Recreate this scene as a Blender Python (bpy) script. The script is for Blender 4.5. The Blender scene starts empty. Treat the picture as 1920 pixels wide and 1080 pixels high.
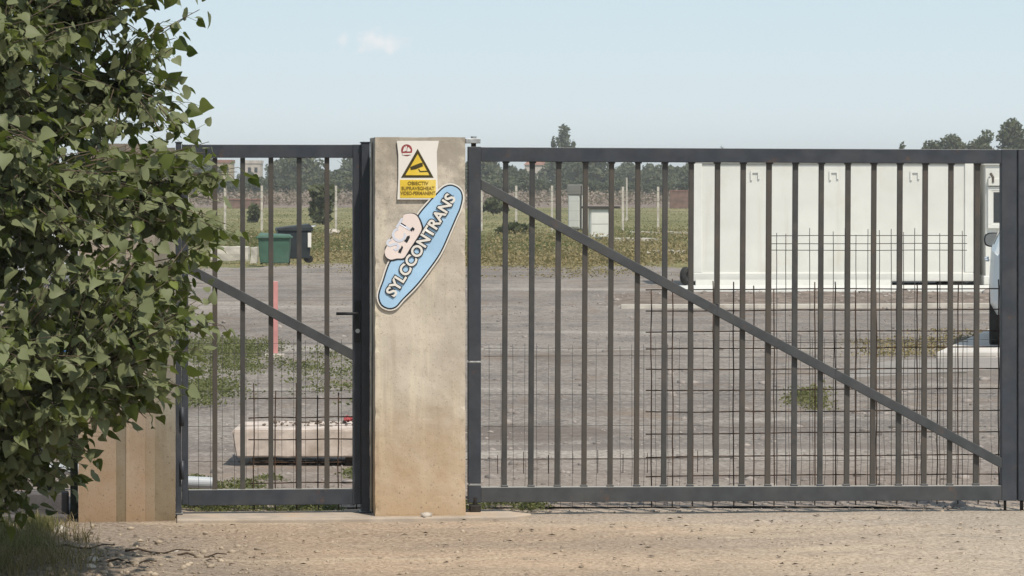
import bpy, bmesh, math, random
import numpy as np
from mathutils import Vector, Matrix, noise as mnoise

R = math.radians
rnd = random.Random(7)
S = bpy.context.scene
C = S.collection

# ------------------------------------------------------------------ camera
F = 6800.0            # focal length in pixels of the 1920 px wide photograph
E = 1.79              # eye height
HY = 350.0            # horizon row
cd = bpy.data.cameras.new("camera")
cam = bpy.data.objects.new("camera", cd)
C.objects.link(cam)
cam.location = (0, 0, E)
cam.rotation_euler = (R(90), 0, 0)
cd.sensor_width = 36
cd.lens = 36 * F / 1920
cd.shift_y = -(540 - HY) / 1920
cd.clip_start = 0.1
cd.clip_end = 6000
S.camera = cam

# ------------------------------------------------------------------ light
SUN_EL, SUN_AZ = 57.0, 30.0           # azimuth measured from behind the camera towards its right
sdir = Vector((math.sin(R(SUN_AZ)) * math.cos(R(SUN_EL)), -math.cos(R(SUN_AZ)) * math.cos(R(SUN_EL)), math.sin(R(SUN_EL))))
ld = bpy.data.lights.new("sun", 'SUN')
ld.energy = 3.4
ld.angle = R(1.2)
ld.color = (1.0, 0.93, 0.82)
sun = bpy.data.objects.new("sun", ld)
C.objects.link(sun)
sun.location = sdir * 50
sun.rotation_euler = (-sdir).to_track_quat('-Z', 'Y').to_euler()

wd = bpy.data.worlds.new("World")
S.world = wd
wd.use_nodes = True
wn, wl = wd.node_tree.nodes, wd.node_tree.links
wn.clear()
wo = wn.new('ShaderNodeOutputWorld')
bg = wn.new('ShaderNodeBackground')
sky = wn.new('ShaderNodeTexSky')
sky.sky_type = 'NISHITA'
sky.sun_disc = False
sky.sun_elevation = R(SUN_EL)
sky.sun_rotation = R(180 - SUN_AZ)
sky.altitude = 300
sky.air_density = 1.0
sky.dust_density = 0.35
sky.ozone_density = 3.0
bg.inputs['Strength'].default_value = 0.11
# one small far cloud, placed by direction in the sky
tc = wn.new('ShaderNodeTexCoord')
def wmath(op, a, b=None):
    n = wn.new('ShaderNodeMath'); n.operation = op
    for i, v in enumerate((a, b)):
        if v is None: continue
        if isinstance(v, (int, float)): n.inputs[i].default_value = v
        else: wl.new(v, n.inputs[i])
    return n.outputs[0]
sep = wn.new('ShaderNodeSeparateXYZ'); wl.new(tc.outputs['Generated'], sep.inputs[0])
ax = wmath('DIVIDE', sep.outputs[0], sep.outputs[1]); az = wmath('DIVIDE', sep.outputs[2], sep.outputs[1])
cx, cz = (708 - 960) / F, (HY - 76) / F
dx_ = wmath('DIVIDE', wmath('SUBTRACT', ax, cx), 74 / F); dz_ = wmath('DIVIDE', wmath('SUBTRACT', az, cz), 25 / F)
dd = wmath('SQRT', wmath('ADD', wmath('MULTIPLY', dx_, dx_), wmath('MULTIPLY', dz_, dz_)))
cn = wn.new('ShaderNodeTexNoise'); cn.inputs['Scale'].default_value = 190; cn.inputs['Detail'].default_value = 5
wl.new(tc.outputs['Generated'], cn.inputs['Vector'])
cl = wmath('SUBTRACT', wmath('SUBTRACT', 1.15, dd), wmath('MULTIPLY', wmath('SUBTRACT', cn.outputs[0], 0.5), 2.6))
mr = wn.new('ShaderNodeMapRange'); mr.interpolation_type = 'SMOOTHERSTEP'
wl.new(cl, mr.inputs[0]); mr.inputs[1].default_value = 0.0; mr.inputs[2].default_value = 1.1; mr.inputs[3].default_value = 0; mr.inputs[4].default_value = 0.75
front = wmath('MULTIPLY', mr.outputs[0], wmath('GREATER_THAN', sep.outputs[1], 0.0))
# pale summer haze low in the sky, half kept overhead as added white fill
def wmix(f, a, b):
    n = wn.new('ShaderNodeMix'); n.data_type = 'RGBA'
    for i, v in ((0, f), (6, a), (7, b)):
        if isinstance(v, tuple): n.inputs[i].default_value = (*v, 1)
        elif isinstance(v, float): n.inputs[i].default_value = v
        else: wl.new(v, n.inputs[i])
    return n.outputs[2]
def wramp(v, a, b, c, d):
    n = wn.new('ShaderNodeMapRange'); n.interpolation_type = 'SMOOTHSTEP'; wl.new(v, n.inputs[0])
    for i, q in zip((1, 2, 3, 4), (a, b, c, d)): n.inputs[i].default_value = q
    return n.outputs[0]
low = wmix(wramp(sep.outputs[2], 0.0, .06, 0, 1), (5.6, 6.4, 6.8), (4.4, 5.4, 6.0))
skyc = wmix(wramp(sep.outputs[2], .05, .8, .92, .5), sky.outputs[0], low)
mx = wn.new('ShaderNodeMix'); mx.data_type = 'RGBA'
wl.new(front, mx.inputs[0]); wl.new(skyc, mx.inputs[6]); mx.inputs[7].default_value = (6.5, 6.55, 6.65, 1)
wl.new(mx.outputs[2], bg.inputs['Color'])
wl.new(bg.outputs[0], wo.inputs['Surface'])

S.view_settings.view_transform = 'Standard'
S.view_settings.look = 'None'
S.view_settings.gamma = 1
S.view_settings.exposure = 0.4
S.cycles.max_bounces = 6
S.cycles.transparent_max_bounces = 8
S.cycles.volume_bounces = 0

# ------------------------------------------------------------------ helpers
def srgb(r, g, b):
    f = lambda c: (c / 255 / 12.92) if c / 255 <= .04045 else ((c / 255 + .055) / 1.055) ** 2.4
    return (f(r), f(g), f(b))

class NB:
    """small node-building helper for one procedural material"""
    def __init__(s, name, rough=0.8, spec=0.3):
        s.m = bpy.data.materials.new(name); s.m.use_nodes = True
        s.n, s.l = s.m.node_tree.nodes, s.m.node_tree.links
        s.p = s.n['Principled BSDF']; s.p.inputs['Roughness'].default_value = rough
        s.p.inputs['Specular IOR Level'].default_value = spec
        s.tc = s.n.new('ShaderNodeTexCoord'); s.obj = s.tc.outputs['Object']
        s.geo = s.n.new('ShaderNodeNewGeometry')
    def scale(s, v, sc):
        m = s.n.new('ShaderNodeMapping'); s.l.new(v, m.inputs[0]); m.inputs['Scale'].default_value = sc; return m.outputs[0]
    def noise(s, scale, detail=4, rough=.55, vec=None, dist=0):
        t = s.n.new('ShaderNodeTexNoise'); t.inputs['Scale'].default_value = scale; t.inputs['Detail'].default_value = detail
        t.inputs['Roughness'].default_value = rough; t.inputs['Distortion'].default_value = dist
        s.l.new(vec or s.obj, t.inputs['Vector']); return t.outputs[0]
    def voronoi(s, scale, vec=None, out=0):
        t = s.n.new('ShaderNodeTexVoronoi'); t.inputs['Scale'].default_value = scale; s.l.new(vec or s.obj, t.inputs['Vector']); return t.outputs[out]
    def ramp(s, fac, lo, hi, a=0.0, b=1.0):
        t = s.n.new('ShaderNodeMapRange'); t.interpolation_type = 'SMOOTHSTEP'; s.l.new(fac, t.inputs[0])
        for i, v in zip((1, 2, 3, 4), (lo, hi, a, b)): t.inputs[i].default_value = v
        return t.outputs[0]
    def math(s, op, a, b=0.0):
        t = s.n.new('ShaderNodeMath'); t.operation = op
        for i, v in enumerate((a, b)):
            if isinstance(v, (int, float)): t.inputs[i].default_value = v
            else: s.l.new(v, t.inputs[i])
        return t.outputs[0]
    def mix(s, fac, a, b, mode='MIX'):
        t = s.n.new('ShaderNodeMix'); t.data_type = 'RGBA'; t.blend_type = mode
        for i, v in ((0, fac), (6, a), (7, b)):
            if isinstance(v, (int, float)): t.inputs[i].default_value = v
            elif isinstance(v, tuple): t.inputs[i].default_value = (*v[:3], 1)
            else: s.l.new(v, t.inputs[i])
        return t.outputs[2]
    def sep(s, v=None):
        t = s.n.new('ShaderNodeSeparateXYZ'); s.l.new(v or s.obj, t.inputs[0]); return t.outputs
    def color(s, c):
        if isinstance(c, tuple): s.p.inputs['Base Color'].default_value = (*c, 1)
        else: s.l.new(c, s.p.inputs['Base Color'])
    def bump(s, h, strength=.3, dist=.01):
        t = s.n.new('ShaderNodeBump'); t.inputs['Strength'].default_value = strength; t.inputs['Distance'].default_value = dist
        s.l.new(h, t.inputs['Height']); s.l.new(t.outputs[0], s.p.inputs['Normal'])

def simple(name, col, rough=.7, var=.25, scale=6, spec=.3, metal=0, bump=0, dirt=None, dscale=2, streak=0):
    b = NB(name, rough, spec)
    c = b.mix(b.ramp(b.noise(scale, 5), .3, .7), tuple(v * (1 - var) for v in col), tuple(min(1, v * (1 + var * .6)) for v in col))
    if dirt: c = b.mix(b.ramp(b.noise(dscale, 6, .65), .5, .72, 0, .8), c, dirt)
    if streak: c = b.mix(b.ramp(b.noise(7, 4, .6, b.scale(b.obj, (1, 1, .06))), .56, .74, 0, streak), c, (.42, .36, .27))
    b.color(c); b.p.inputs['Metallic'].default_value = metal
    if bump: b.bump(b.noise(scale * 12, 3), bump, .004)
    return b.m

class MB:
    """collects boxes, bars and tubes and links them as ONE mesh object"""
    def __init__(s): s.v, s.f = [], []
    def add(s, vs, fs):
        o = len(s.v); s.v += [tuple(p) for p in vs]; s.f += [tuple(i + o for i in f) for f in fs]; return s
    def hexa(s, p):   # 8 points: bottom ring 0-3 counter-clockwise, top ring 4-7
        return s.add(p, [(3, 2, 1, 0), (4, 5, 6, 7), (0, 1, 5, 4), (1, 2, 6, 5), (2, 3, 7, 6), (3, 0, 4, 7)])
    def box(s, x0, x1, y0, y1, z0, z1):
        return s.hexa([(x0, y0, z0), (x1, y0, z0), (x1, y1, z0), (x0, y1, z0), (x0, y0, z1), (x1, y0, z1), (x1, y1, z1), (x0, y1, z1)])
    def prism(s, pts, y0, y1):    # outline in x,z extruded along y
        n = len(pts)
        return s.add([(x, y0, z) for x, z in pts] + [(x, y1, z) for x, z in pts],
              [tuple(range(n)), tuple(range(2 * n - 1, n - 1, -1))] + [(i, n + i, n + (i + 1) % n, (i + 1) % n) for i in range(n)])
    def slab(s, pts, z0, z1):     # outline in x,y extruded along z (counter-clockwise)
        n = len(pts)
        return s.add([(x, y, z0) for x, y in pts] + [(x, y, z1) for x, y in pts],
              [tuple(range(n - 1, -1, -1)), tuple(range(n, 2 * n))] + [(i, (i + 1) % n, n + (i + 1) % n, n + i) for i in range(n)])
    def tube(s, pts, r, n=6, r1=None, cap=True):
        pts = [Vector(p) for p in pts]; k = len(pts); vs = []
        for i, p in enumerate(pts):
            t = (pts[min(i + 1, k - 1)] - pts[max(i - 1, 0)]).normalized()
            a = t.orthogonal().normalized() if i == 0 else (a - t * a.dot(t)).normalized()
            b = t.cross(a); rr = r if r1 is None else r + (r1 - r) * i / (k - 1)
            vs += [p + (a * math.cos(2 * math.pi * j / n) + b * math.sin(2 * math.pi * j / n)) * rr for j in range(n)]
        fs = [(i * n + j, i * n + (j + 1) % n, (i + 1) * n + (j + 1) % n, (i + 1) * n + j) for i in range(k - 1) for j in range(n)]
        if cap: fs += [tuple(range(n - 1, -1, -1)), tuple(range((k - 1) * n, k * n))]
        return s.add(vs, fs)
    def ring(s, c, axis, r0, r1, w, n=28):   # a washer-shaped ring about an axis ('x' or 'y')
        vs = []
        for j in range(n):
            a = 2 * math.pi * j / n
            for rr, o in ((r0, -w / 2), (r1, -w / 2), (r1, w / 2), (r0, w / 2)):
                p = (o, rr * math.cos(a), rr * math.sin(a)) if axis == 'x' else (rr * math.cos(a), o, rr * math.sin(a))
                vs.append((c[0] + p[0], c[1] + p[1], c[2] + p[2]))
        fs = []
        for j in range(n):
            k = (j + 1) % n
            for q in range(4): fs.append((j * 4 + q, j * 4 + (q + 1) % 4, k * 4 + (q + 1) % 4, k * 4 + q))
        return s.add(vs, fs)
    def build(s, name, mat, parent=None, bevel=0, smooth=False, loc=None):
        me = bpy.data.meshes.new(name); me.from_pydata(s.v, [], s.f); me.validate()
        bm = bmesh.new(); bm.from_mesh(me); bmesh.ops.recalc_face_normals(bm, faces=bm.faces); bm.to_mesh(me); bm.free()
        if smooth: me.polygons.foreach_set('use_smooth', [True] * len(me.polygons))
        me.materials.append(mat)
        o = bpy.data.objects.new(name, me); C.objects.link(o); o.parent = parent
        if loc: o.location = loc
        if bevel:
            b = o.modifiers.new('bevel', 'BEVEL'); b.width = bevel; b.segments = 2; b.limit_method = 'ANGLE'; b.angle_limit = R(35)
        return o

def tag(o, label=None, cat=None, group=None, kind=None):
    if label: o['label'] = label
    if cat: o['category'] = cat
    if group: o['group'] = group
    if kind: o['kind'] = kind
    return o
def thing(name, label, cat, loc=(0, 0, 0), rz=0, group=None):
    o = bpy.data.objects.new(name, None); o.empty_display_size = .2; C.objects.link(o)
    o.location = loc; o.rotation_euler = (0, 0, rz); return tag(o, label, cat, group)
def struct(o): o['kind'] = 'structure'; return o
def stuff(o, label, cat): return tag(o, label, cat, None, 'stuff')
def dup(root, loc, rz=0, scale=1, label=None, group=None):
    r = root.copy(); C.objects.link(r); r.location = loc; r.rotation_euler = (0, 0, rz); r.scale = (scale,) * 3 if isinstance(scale, (int, float)) else scale
    if label: r['label'] = label
    if group: r['group'] = group
    for ch in list(root.children):
        c = ch.copy(); C.objects.link(c); c.parent = r
        for g in list(ch.children):
            d = g.copy(); C.objects.link(d); d.parent = c
    return r
def W(px, py, Y): return Vector(((px - 960) / F * Y, Y, E - (py - HY) / F * Y))
def GY(py): return F * E / (py - HY)          # distance of a ground point seen on that row
def mesh_np(name, V, Fc, mat, parent=None, smooth=False):
    """V (n,3), Fc (m,k) with constant k"""
    me = bpy.data.meshes.new(name); n, (m, k) = len(V), Fc.shape
    me.vertices.add(n); me.vertices.foreach_set('co', np.asarray(V, np.float32).ravel())
    me.loops.add(m * k); me.loops.foreach_set('vertex_index', Fc.astype(np.int32).ravel())
    me.polygons.add(m); me.polygons.foreach_set('loop_start', np.arange(0, m * k, k, dtype=np.int32))
    if smooth: me.polygons.foreach_set('use_smooth', np.ones(m, bool))
    me.update(calc_edges=True); me.validate()
    me.materials.append(mat)
    o = bpy.data.objects.new(name, me); C.objects.link(o); o.parent = parent; return o
def text_mesh(txt, size, offset=0.0, bold=False, space=1.0):
    cu = bpy.data.curves.new('lettering', 'FONT'); cu.body = txt; cu.size = size; cu.offset = offset
    cu.align_x = 'CENTER'; cu.align_y = 'CENTER'; cu.space_character = space; cu.resolution_u = 4
    ob = bpy.data.objects.new('lettering', cu); C.objects.link(ob)
    dg = bpy.context.evaluated_depsgraph_get(); me = bpy.data.meshes.new_from_object(ob.evaluated_get(dg))
    bpy.data.objects.remove(ob); return me

# the gate line: local u runs along it to the right, v away from the camera
G0 = W(876, 0, 19.75); G0.z = 0
TH = math.atan(0.095); cT, sT = math.cos(TH), math.sin(TH)
def GL(px, py, v=0.0):
    dx, dz = (px - 960) / F, -(py - HY) / F
    t = (v - sT * G0.x + cT * G0.y) / (-sT * dx + cT)
    X, Y = dx * t, t
    return cT * (X - G0.x) + sT * (Y - G0.y), E + dz * t
def GW(u, v, z=0): return Vector((G0.x + cT * u - sT * v, G0.y + sT * u + cT * v, z))
def gthing(name, label, cat, u, v=0, z=0, group=None): return thing(name, label, cat, GW(u, v, z), TH, group)

# ------------------------------------------------------------------ materials
def mat_concrete(name='weathered concrete', k=1.0, warm=1.0):
    b = NB(name, .92, .15)
    n1 = b.noise(3.2, 6, .6); n2 = b.noise(38, 4, .6); st = b.noise(13, 4, .6, b.scale(b.obj, (1, 1, .06)), .4)
    x, y, z = b.sep()
    c = b.mix(b.ramp(n1, .32, .68), (.44, .385, .315), (.58, .51, .42))
    c = b.mix(b.ramp(st, .50, .68, 0, .75), c, (.64, .57, .44))
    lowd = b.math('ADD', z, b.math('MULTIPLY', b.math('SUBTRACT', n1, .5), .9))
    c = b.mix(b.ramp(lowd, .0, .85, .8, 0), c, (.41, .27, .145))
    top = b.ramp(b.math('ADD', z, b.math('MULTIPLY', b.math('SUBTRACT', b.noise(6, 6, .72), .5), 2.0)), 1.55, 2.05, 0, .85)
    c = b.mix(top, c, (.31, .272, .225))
    c = b.mix(b.ramp(n2, .60, .72, 0, .3), c, (.20, .165, .12))
    dk = b.noise(8, 4, .6, b.scale(b.obj, (1, 1, .09)), .5); c = b.mix(b.ramp(dk, .56, .72, 0, .4), c, (.29, .235, .17))
    spk = b.voronoi(22); gate = b.ramp(b.noise(2.1, 3), .48, .62); c = b.mix(b.math('MULTIPLY', b.ramp(spk, .06, .15, .6, 0), gate), c, (.14, .10, .07))
    sp2 = b.voronoi(60); c = b.mix(b.ramp(sp2, .12, .25, .35, 0), c, (.20, .15, .10))
    if k != 1: c = b.mix(1.0, c, (k, k * warm, k * warm), 'MULTIPLY')
    b.color(c); b.bump(b.math('ADD', n2, b.math('MULTIPLY', b.noise(140, 3), .5)), .35, .004)
    return b.m
M = {}
M['concrete'] = mat_concrete()
M['shaded'], M['shaded_warm'] = mat_concrete('grey cement render', .46, 1.05), mat_concrete('tan cement render', .60)  # darkened concrete: shade of the pillar's recesses and set-back side, put into colour
M['concrete_tan'] = mat_concrete('tan weathered concrete', .70, .96)
def mat_paint(name, col, dust, amount, vary=0):
    b = NB(name, .5, .35)
    n = b.noise(5, 6, .65); d = b.ramp(n, .42, .72, 0, amount)
    fl = b.voronoi(31)
    c = b.mix(b.ramp(b.noise(14, 4), .3, .7), tuple(v * .85 for v in col), tuple(v * 1.12 for v in col))
    c = b.mix(d, c, dust); c = b.mix(b.ramp(fl, .03, .055, .25, 0), c, (.3, .29, .27))
    oi = b.n.new('ShaderNodeObjectInfo'); c = b.mix(b.ramp(b.noise(11, 5, .7), .60, .74, 0, .45), c, (.15, .075, .04))
    c = b.mix(b.math('MULTIPLY', oi.outputs['Random'], vary), c, (.082, .066, .05)) if vary else c
    nz = b.sep(b.geo.outputs['Normal'])[2]; c = b.mix(b.ramp(nz, .75, .98, 0, .8), c, (.40, .375, .33))  # up-facing faces paler: sun glint on rail tops painted into the colour
    b.color(c); b.bump(b.noise(90, 3), .12, .002); b.l.new(b.ramp(n, .3, .7, .42, .65), b.p.inputs['Roughness'])
    return b.m
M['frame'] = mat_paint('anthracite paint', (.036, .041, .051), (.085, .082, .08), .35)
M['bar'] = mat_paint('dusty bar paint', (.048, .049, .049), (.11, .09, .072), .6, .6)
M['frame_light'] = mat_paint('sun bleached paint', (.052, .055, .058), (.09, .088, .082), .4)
M['rebar'] = simple('rusty rebar', (.070, .046, .034), .85, .5, 30, .2, dirt=(.11, .055, .032), dscale=9)
M['wire'] = simple('dull wire', (.085, .078, .072), .7, .3, 12, .3)
M['zinc'] = simple('galvanised steel', (.42, .43, .43), .5, .3, 25, .5, .6)
M['black'] = simple('black plastic', (.018, .018, .02), .55, .2, 10)
M['soot'] = simple('dark greasy iron', (.03, .025, .02), .7, .4, 20)
M['white_metal'] = simple('dusty white sheet', (.60, .59, .545), .6, .05, 1.5, .3, dirt=(.55, .525, .46), dscale=1.2, streak=.22)
M['white_trim'] = simple('white profile', (.63, .62, .575), .5, .05, 3)
M['gap'] = simple('dark joint and bore shade', (.05, .045, .04), .8, .2)
M['glass'] = simple('dark window', (.03, .032, .034), .12, .2, 2, .6)
M['pvc'] = simple('grey pipe plastic', (.42, .44, .46), .45, .1, 6, dirt=(.32, .30, .27), dscale=4)
M['pale_conc'] = simple('pale dirty concrete', (.50, .46, .40), .9, .18, 5, .15, bump=.4, dirt=(.34, .28, .22), dscale=3)  # pale concrete with brown dirt blotches
M['thresh'] = simple('dusty threshold concrete', (.40, .335, .27), .9, .2, 5, .15, bump=.4, dirt=(.42, .29, .19), dscale=2.5)
M['block'] = simple('precast concrete', (.52, .44, .38), .9, .2, 5, .15, bump=.4, dirt=(.33, .265, .21), dscale=3.2)
M['greybase'] = simple('grey old concrete', (.115, .105, .105), .92, .3, 6, .15, bump=.5, dirt=(.19, .15, .12), dscale=3)
M['green_bin'] = simple('faded green plastic', (.055, .12, .082), .55, .15, 4, dirt=(.10, .15, .12), dscale=3)
M['black_bin'] = simple('charcoal plastic', (.022, .028, .032), .5, .2, 4)
M['pink'] = simple('faded pink paint', (.55, .25, .23), .7, .15, 6)
M['red'] = simple('red plastic', (.33, .06, .06), .6, .2, 6)
M['blue'] = simple('blue plastic', (.05, .13, .30), .5, .2, 5)
M['orange'] = simple('orange panel', (.65, .28, .05), .6, .15, 5)
M['car'] = simple('pale car paint', (.56, .59, .60), .28, .04, 2, .6)
M['tyre'] = simple('tyre rubber', (.022, .021, .02), .85, .2, 20)
M['rim'] = simple('alloy rim', (.38, .38, .39), .35, .1, 6, .5, .5)
M['lamp_red'] = simple('red lamp lens', (.35, .02, .02), .25, .1)
M['mirror'] = simple('mirror glass', (.35, .36, .36), .1, .05, 2, .6, .7)
M['plaster_a'] = simple('ochre plaster', (.40, .33, .22), .9, .2, .8)
M['plaster_b'] = simple('pale plaster', (.48, .42, .37), .9, .2, .8)
M['roof'] = simple('clay roof', (.26, .13, .09), .9, .2, 1)
M['bark'] = simple('poplar bark', (.115, .09, .065), .95, .35, 14, .1, bump=.6)
M['stone'] = simple('pale stone', (.44, .39, .33), .9, .3, 9, .15, bump=.4)
M['wood'] = simple('grey wood', (.10, .085, .07), .9, .3, 10)
M['soil'] = simple('brown soil', (.20, .16, .13), .95, .35, 3, .1, bump=.6, dirt=(.10, .075, .06), dscale=1.6)

def mat_leaf(name, ca, cb, cback, trans=.25):
    b = NB(name, .48, .2)
    rpi = b.math('MULTIPLY', b.geo.outputs['Random Per Island'], b.ramp(b.noise(2.6, 3), .3, .7, .4, 1.1))
    c = b.mix(rpi, ca, cb); c = b.mix(b.geo.outputs['Backfacing'], c, cback)
    b.color(c)
    t = b.n.new('ShaderNodeBsdfTranslucent'); b.l.new(b.mix(.5, c, (.12, .16, .02)), t.inputs[0])
    ms = b.n.new('ShaderNodeMixShader'); ms.inputs[0].default_value = trans
    out = b.n['Material Output']; b.l.new(b.p.outputs[0], ms.inputs[1]); b.l.new(t.outputs[0], ms.inputs[2]); b.l.new(ms.outputs[0], out.inputs[0])
    return b.m
M['leaf'] = mat_leaf('poplar leaf', (.034, .055, .010), (.215, .25, .062), (.20, .22, .11), .40)
M['grass'] = mat_leaf('green blades', (.095, .105, .04), (.20, .195, .085), (.15, .16, .06), .35)
M['dry'] = mat_leaf('dry blades', (.20, .155, .07), (.36, .29, .15), (.28, .22, .12), .3)
M['field'] = mat_leaf('field blades', (.135, .135, .055), (.22, .20, .088), (.18, .17, .075), .4)
M['russet'] = mat_leaf('russet dry weeds', (.22, .17, .135), (.36, .285, .23), (.28, .22, .175), .3)
M['far_leaf'] = mat_leaf('far foliage', (.070, .080, .040), (.125, .135, .066), (.10, .11, .055), .25)
M['far_leaf_dark'] = mat_leaf('far dark foliage', (.052, .064, .032), (.095, .105, .05), (.075, .088, .044), .25)

# ------------------------------------------------------------------ ground
def mat_dirt():
    b = NB('dirt track', .95, .12)
    big = b.noise(.6, 5, .6, b.scale(b.obj, (.35, 1.5, 1))); med = b.noise(3.5, 6, .65); fine = b.noise(45, 4, .7)
    x, y, z = b.sep()
    c = b.mix(b.ramp(big, .38, .62), (.285, .212, .152), (.44, .318, .213))
    c = b.mix(b.ramp(b.math('ADD', x, b.math('MULTIPLY', med, 1.6)), .9, 3.6, 0, .7), c, (.37, .325, .265))
    c = b.mix(b.ramp(b.math('ADD', y, b.math('MULTIPLY', med, 1.2)), 19.3, 20.3, 0, .7), c, (.35, .30, .25))
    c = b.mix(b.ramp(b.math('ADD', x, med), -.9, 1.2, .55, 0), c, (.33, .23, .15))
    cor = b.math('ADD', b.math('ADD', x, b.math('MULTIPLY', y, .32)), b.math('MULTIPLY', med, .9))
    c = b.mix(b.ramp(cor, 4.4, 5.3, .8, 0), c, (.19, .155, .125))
    c = b.mix(b.ramp(med, .50, .72, 0, .6), c, (.25, .19, .14)); c = b.mix(b.ramp(b.noise(1.1, 6, .7, b.scale(b.obj, (.4, 2.2, 1))), .55, .68, 0, .5), c, (.55, .44, .31))
    c = b.mix(b.ramp(b.noise(9, 6, .75, b.scale(b.obj, (.6, 1.4, 1))), .54, .66, 0, .45), c, (.20, .145, .10)); c = b.mix(b.ramp(fine, .38, .62), b.mix(.36, c, (.1, .07, .05)), b.mix(.16, c, (.7, .6, .48)))
    v = b.voronoi(34); c = b.mix(b.ramp(v, .06, .13, .45, 0), c, (.14, .10, .075))
    b.color(c); b.bump(b.math('ADD', fine, b.math('MULTIPLY', med, 1.5)), .55, .012); return b.m
def mat_yard():
    b = NB('gravel yard', .95, .12)
    big = b.noise(.16, 5, .6, b.scale(b.obj, (1, .45, 1))); med = b.noise(1.3, 6, .7, b.scale(b.obj, (1, .35, 1))); fine = b.noise(24, 4, .75)
    track = b.noise(.35, 3, .5, b.scale(b.obj, (.25, 1.1, 1)))
    c = b.mix(b.ramp(big, .36, .64), (.165, .138, .115), (.25, .215, .18))
    c = b.mix(b.ramp(med, .48, .62, 0, .8), c, (.115, .094, .08))
    c = b.mix(b.ramp(track, .56, .66, 0, .6), c, (.38, .34, .29))
    c = b.mix(b.ramp(fine, .38, .62), b.mix(.45, c, (.06, .05, .045)), b.mix(.22, c, (.6, .56, .52)))
    rut = b.noise(.8, 3, .5, b.scale(b.obj, (.12, 1.6, 1)), 1.5); c = b.mix(b.ramp(b.noise(.42, 5, .7, b.scale(b.obj, (1, .5, 1)), .6), .57, .66, 0, .6), c, (.125, .10, .08)); c = b.mix(b.ramp(b.noise(.9, 6, .75, b.scale(b.obj, (1, .45, 1)), .8), .55, .63, 0, .55), c, (.20, .145, .10)); c = b.mix(b.ramp(rut, .56, .63, 0, .65), c, (.15, .125, .11))
    x, y, z = b.sep()
    ex = b.math('DIVIDE', b.math('SUBTRACT', x, .05), .75); ey = b.math('DIVIDE', b.math('SUBTRACT', y, 26.6), 1.1)
    el = b.math('ADD', b.math('ADD', b.math('MULTIPLY', ex, ex), b.math('MULTIPLY', ey, ey)), b.math('MULTIPLY', b.math('SUBTRACT', med, .5), 1.6))
    c = b.mix(b.ramp(el, .5, 1.3, .6, 0), c, (.11, .085, .07))
    near = b.math('ADD', y, b.math('MULTIPLY', big, 6)); c = b.mix(b.ramp(near, 23, 29, .5, 0), c, (.27, .205, .16))
    b.color(c); b.bump(b.math('ADD', fine, med), .5, .02); return b.m
def mat_field():
    b = NB('field soil and turf', .95, .1)
    n = b.noise(.05, 5, .65, b.scale(b.obj, (1, .4, 1))); f = b.noise(.6, 5, .7)
    c = b.mix(b.ramp(n, .35, .65), (.145, .14, .06), (.235, .205, .10)); c = b.mix(b.ramp(f, .45, .75, 0, .6), c, (.105, .115, .045))
    b.color(c); return b.m
M['dirt'], M['yard'], M['fieldsoil'] = mat_dirt(), mat_yard(), mat_field()

def relief(x, y):
    h = .020 * mnoise.noise((x * .7, y * 1.1, 0)) + .014 * mnoise.noise((x * 2, y * 3.4, 4)) + .008 * mnoise.noise((x * 7, y * 10, 8)) + .004 * mnoise.noise((x * 17, y * 22, 3))
    return h
struct(MB().add([(-1500, -60, -.05), (1500, -60, -.05), (1500, 2600, -.05), (-1500, 2600, -.05)], [(0, 1, 2, 3)]).build('ground', M['fieldsoil']))
def sheet(name, xs, ys, zf, mat):
    nx, ny = len(xs), len(ys)
    V = np.array([(x, y, zf(x, y)) for y in ys for x in xs]); i = np.arange((nx) * (ny)).reshape(ny, nx)
    Fc = np.stack([i[:-1, :-1], i[:-1, 1:], i[1:, 1:], i[1:, :-1]], -1).reshape(-1, 4)
    return struct(mesh_np(name, V, Fc, mat, smooth=True))
def road_z(x, y):
    v = -sT * (x - G0.x) + cT * (y - G0.y)
    e = min((x + 4.6) / .7, (5.0 - x) / .7, (y - 14.4) / .8, 1); e = max(0, e)
    return relief(x, y) * (1 if v < -.4 else .35) + (-.02 if v > .12 else 0) - .06 * (1 - e)
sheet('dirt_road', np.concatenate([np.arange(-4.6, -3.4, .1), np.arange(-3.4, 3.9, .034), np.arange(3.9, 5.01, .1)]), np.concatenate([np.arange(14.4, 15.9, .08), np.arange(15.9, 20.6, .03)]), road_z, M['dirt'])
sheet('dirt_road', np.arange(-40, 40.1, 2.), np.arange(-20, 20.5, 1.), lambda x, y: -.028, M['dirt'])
def yard_z(x, y): return -.012 + .02 * mnoise.noise((x * .5, y * .3, 2)) + .008 * mnoise.noise((x * 2.2, y * 2.2, 5))
sheet('gravel_yard', np.arange(-6, 8, .12), np.arange(20.4, 40, .12), yard_z, M['yard'])
sheet('gravel_yard', np.concatenate([np.arange(-45, -16, 1.5), np.arange(-16, 17, .4), np.arange(17, 60, 1.5)]), np.arange(39.9, 88, .5), lambda x, y: -.016 + .01 * mnoise.noise((x * .3, y * .3, 1)) - (.08 if y > 82.5 + 5 * mnoise.noise((x * .35, 3, 1)) + 2 * mnoise.noise((x * 1.1, 7, 1)) else 0), M['yard'])
sheet('gravel_yard', np.arange(-45, -5.9, 1.5), np.arange(20.4, 40, 1.), lambda x, y: -.018, M['yard'])
sheet('gravel_yard', np.arange(7.9, 60, 1.5), np.arange(20.4, 40, 1.), lambda x, y: -.018, M['yard'])

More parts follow.
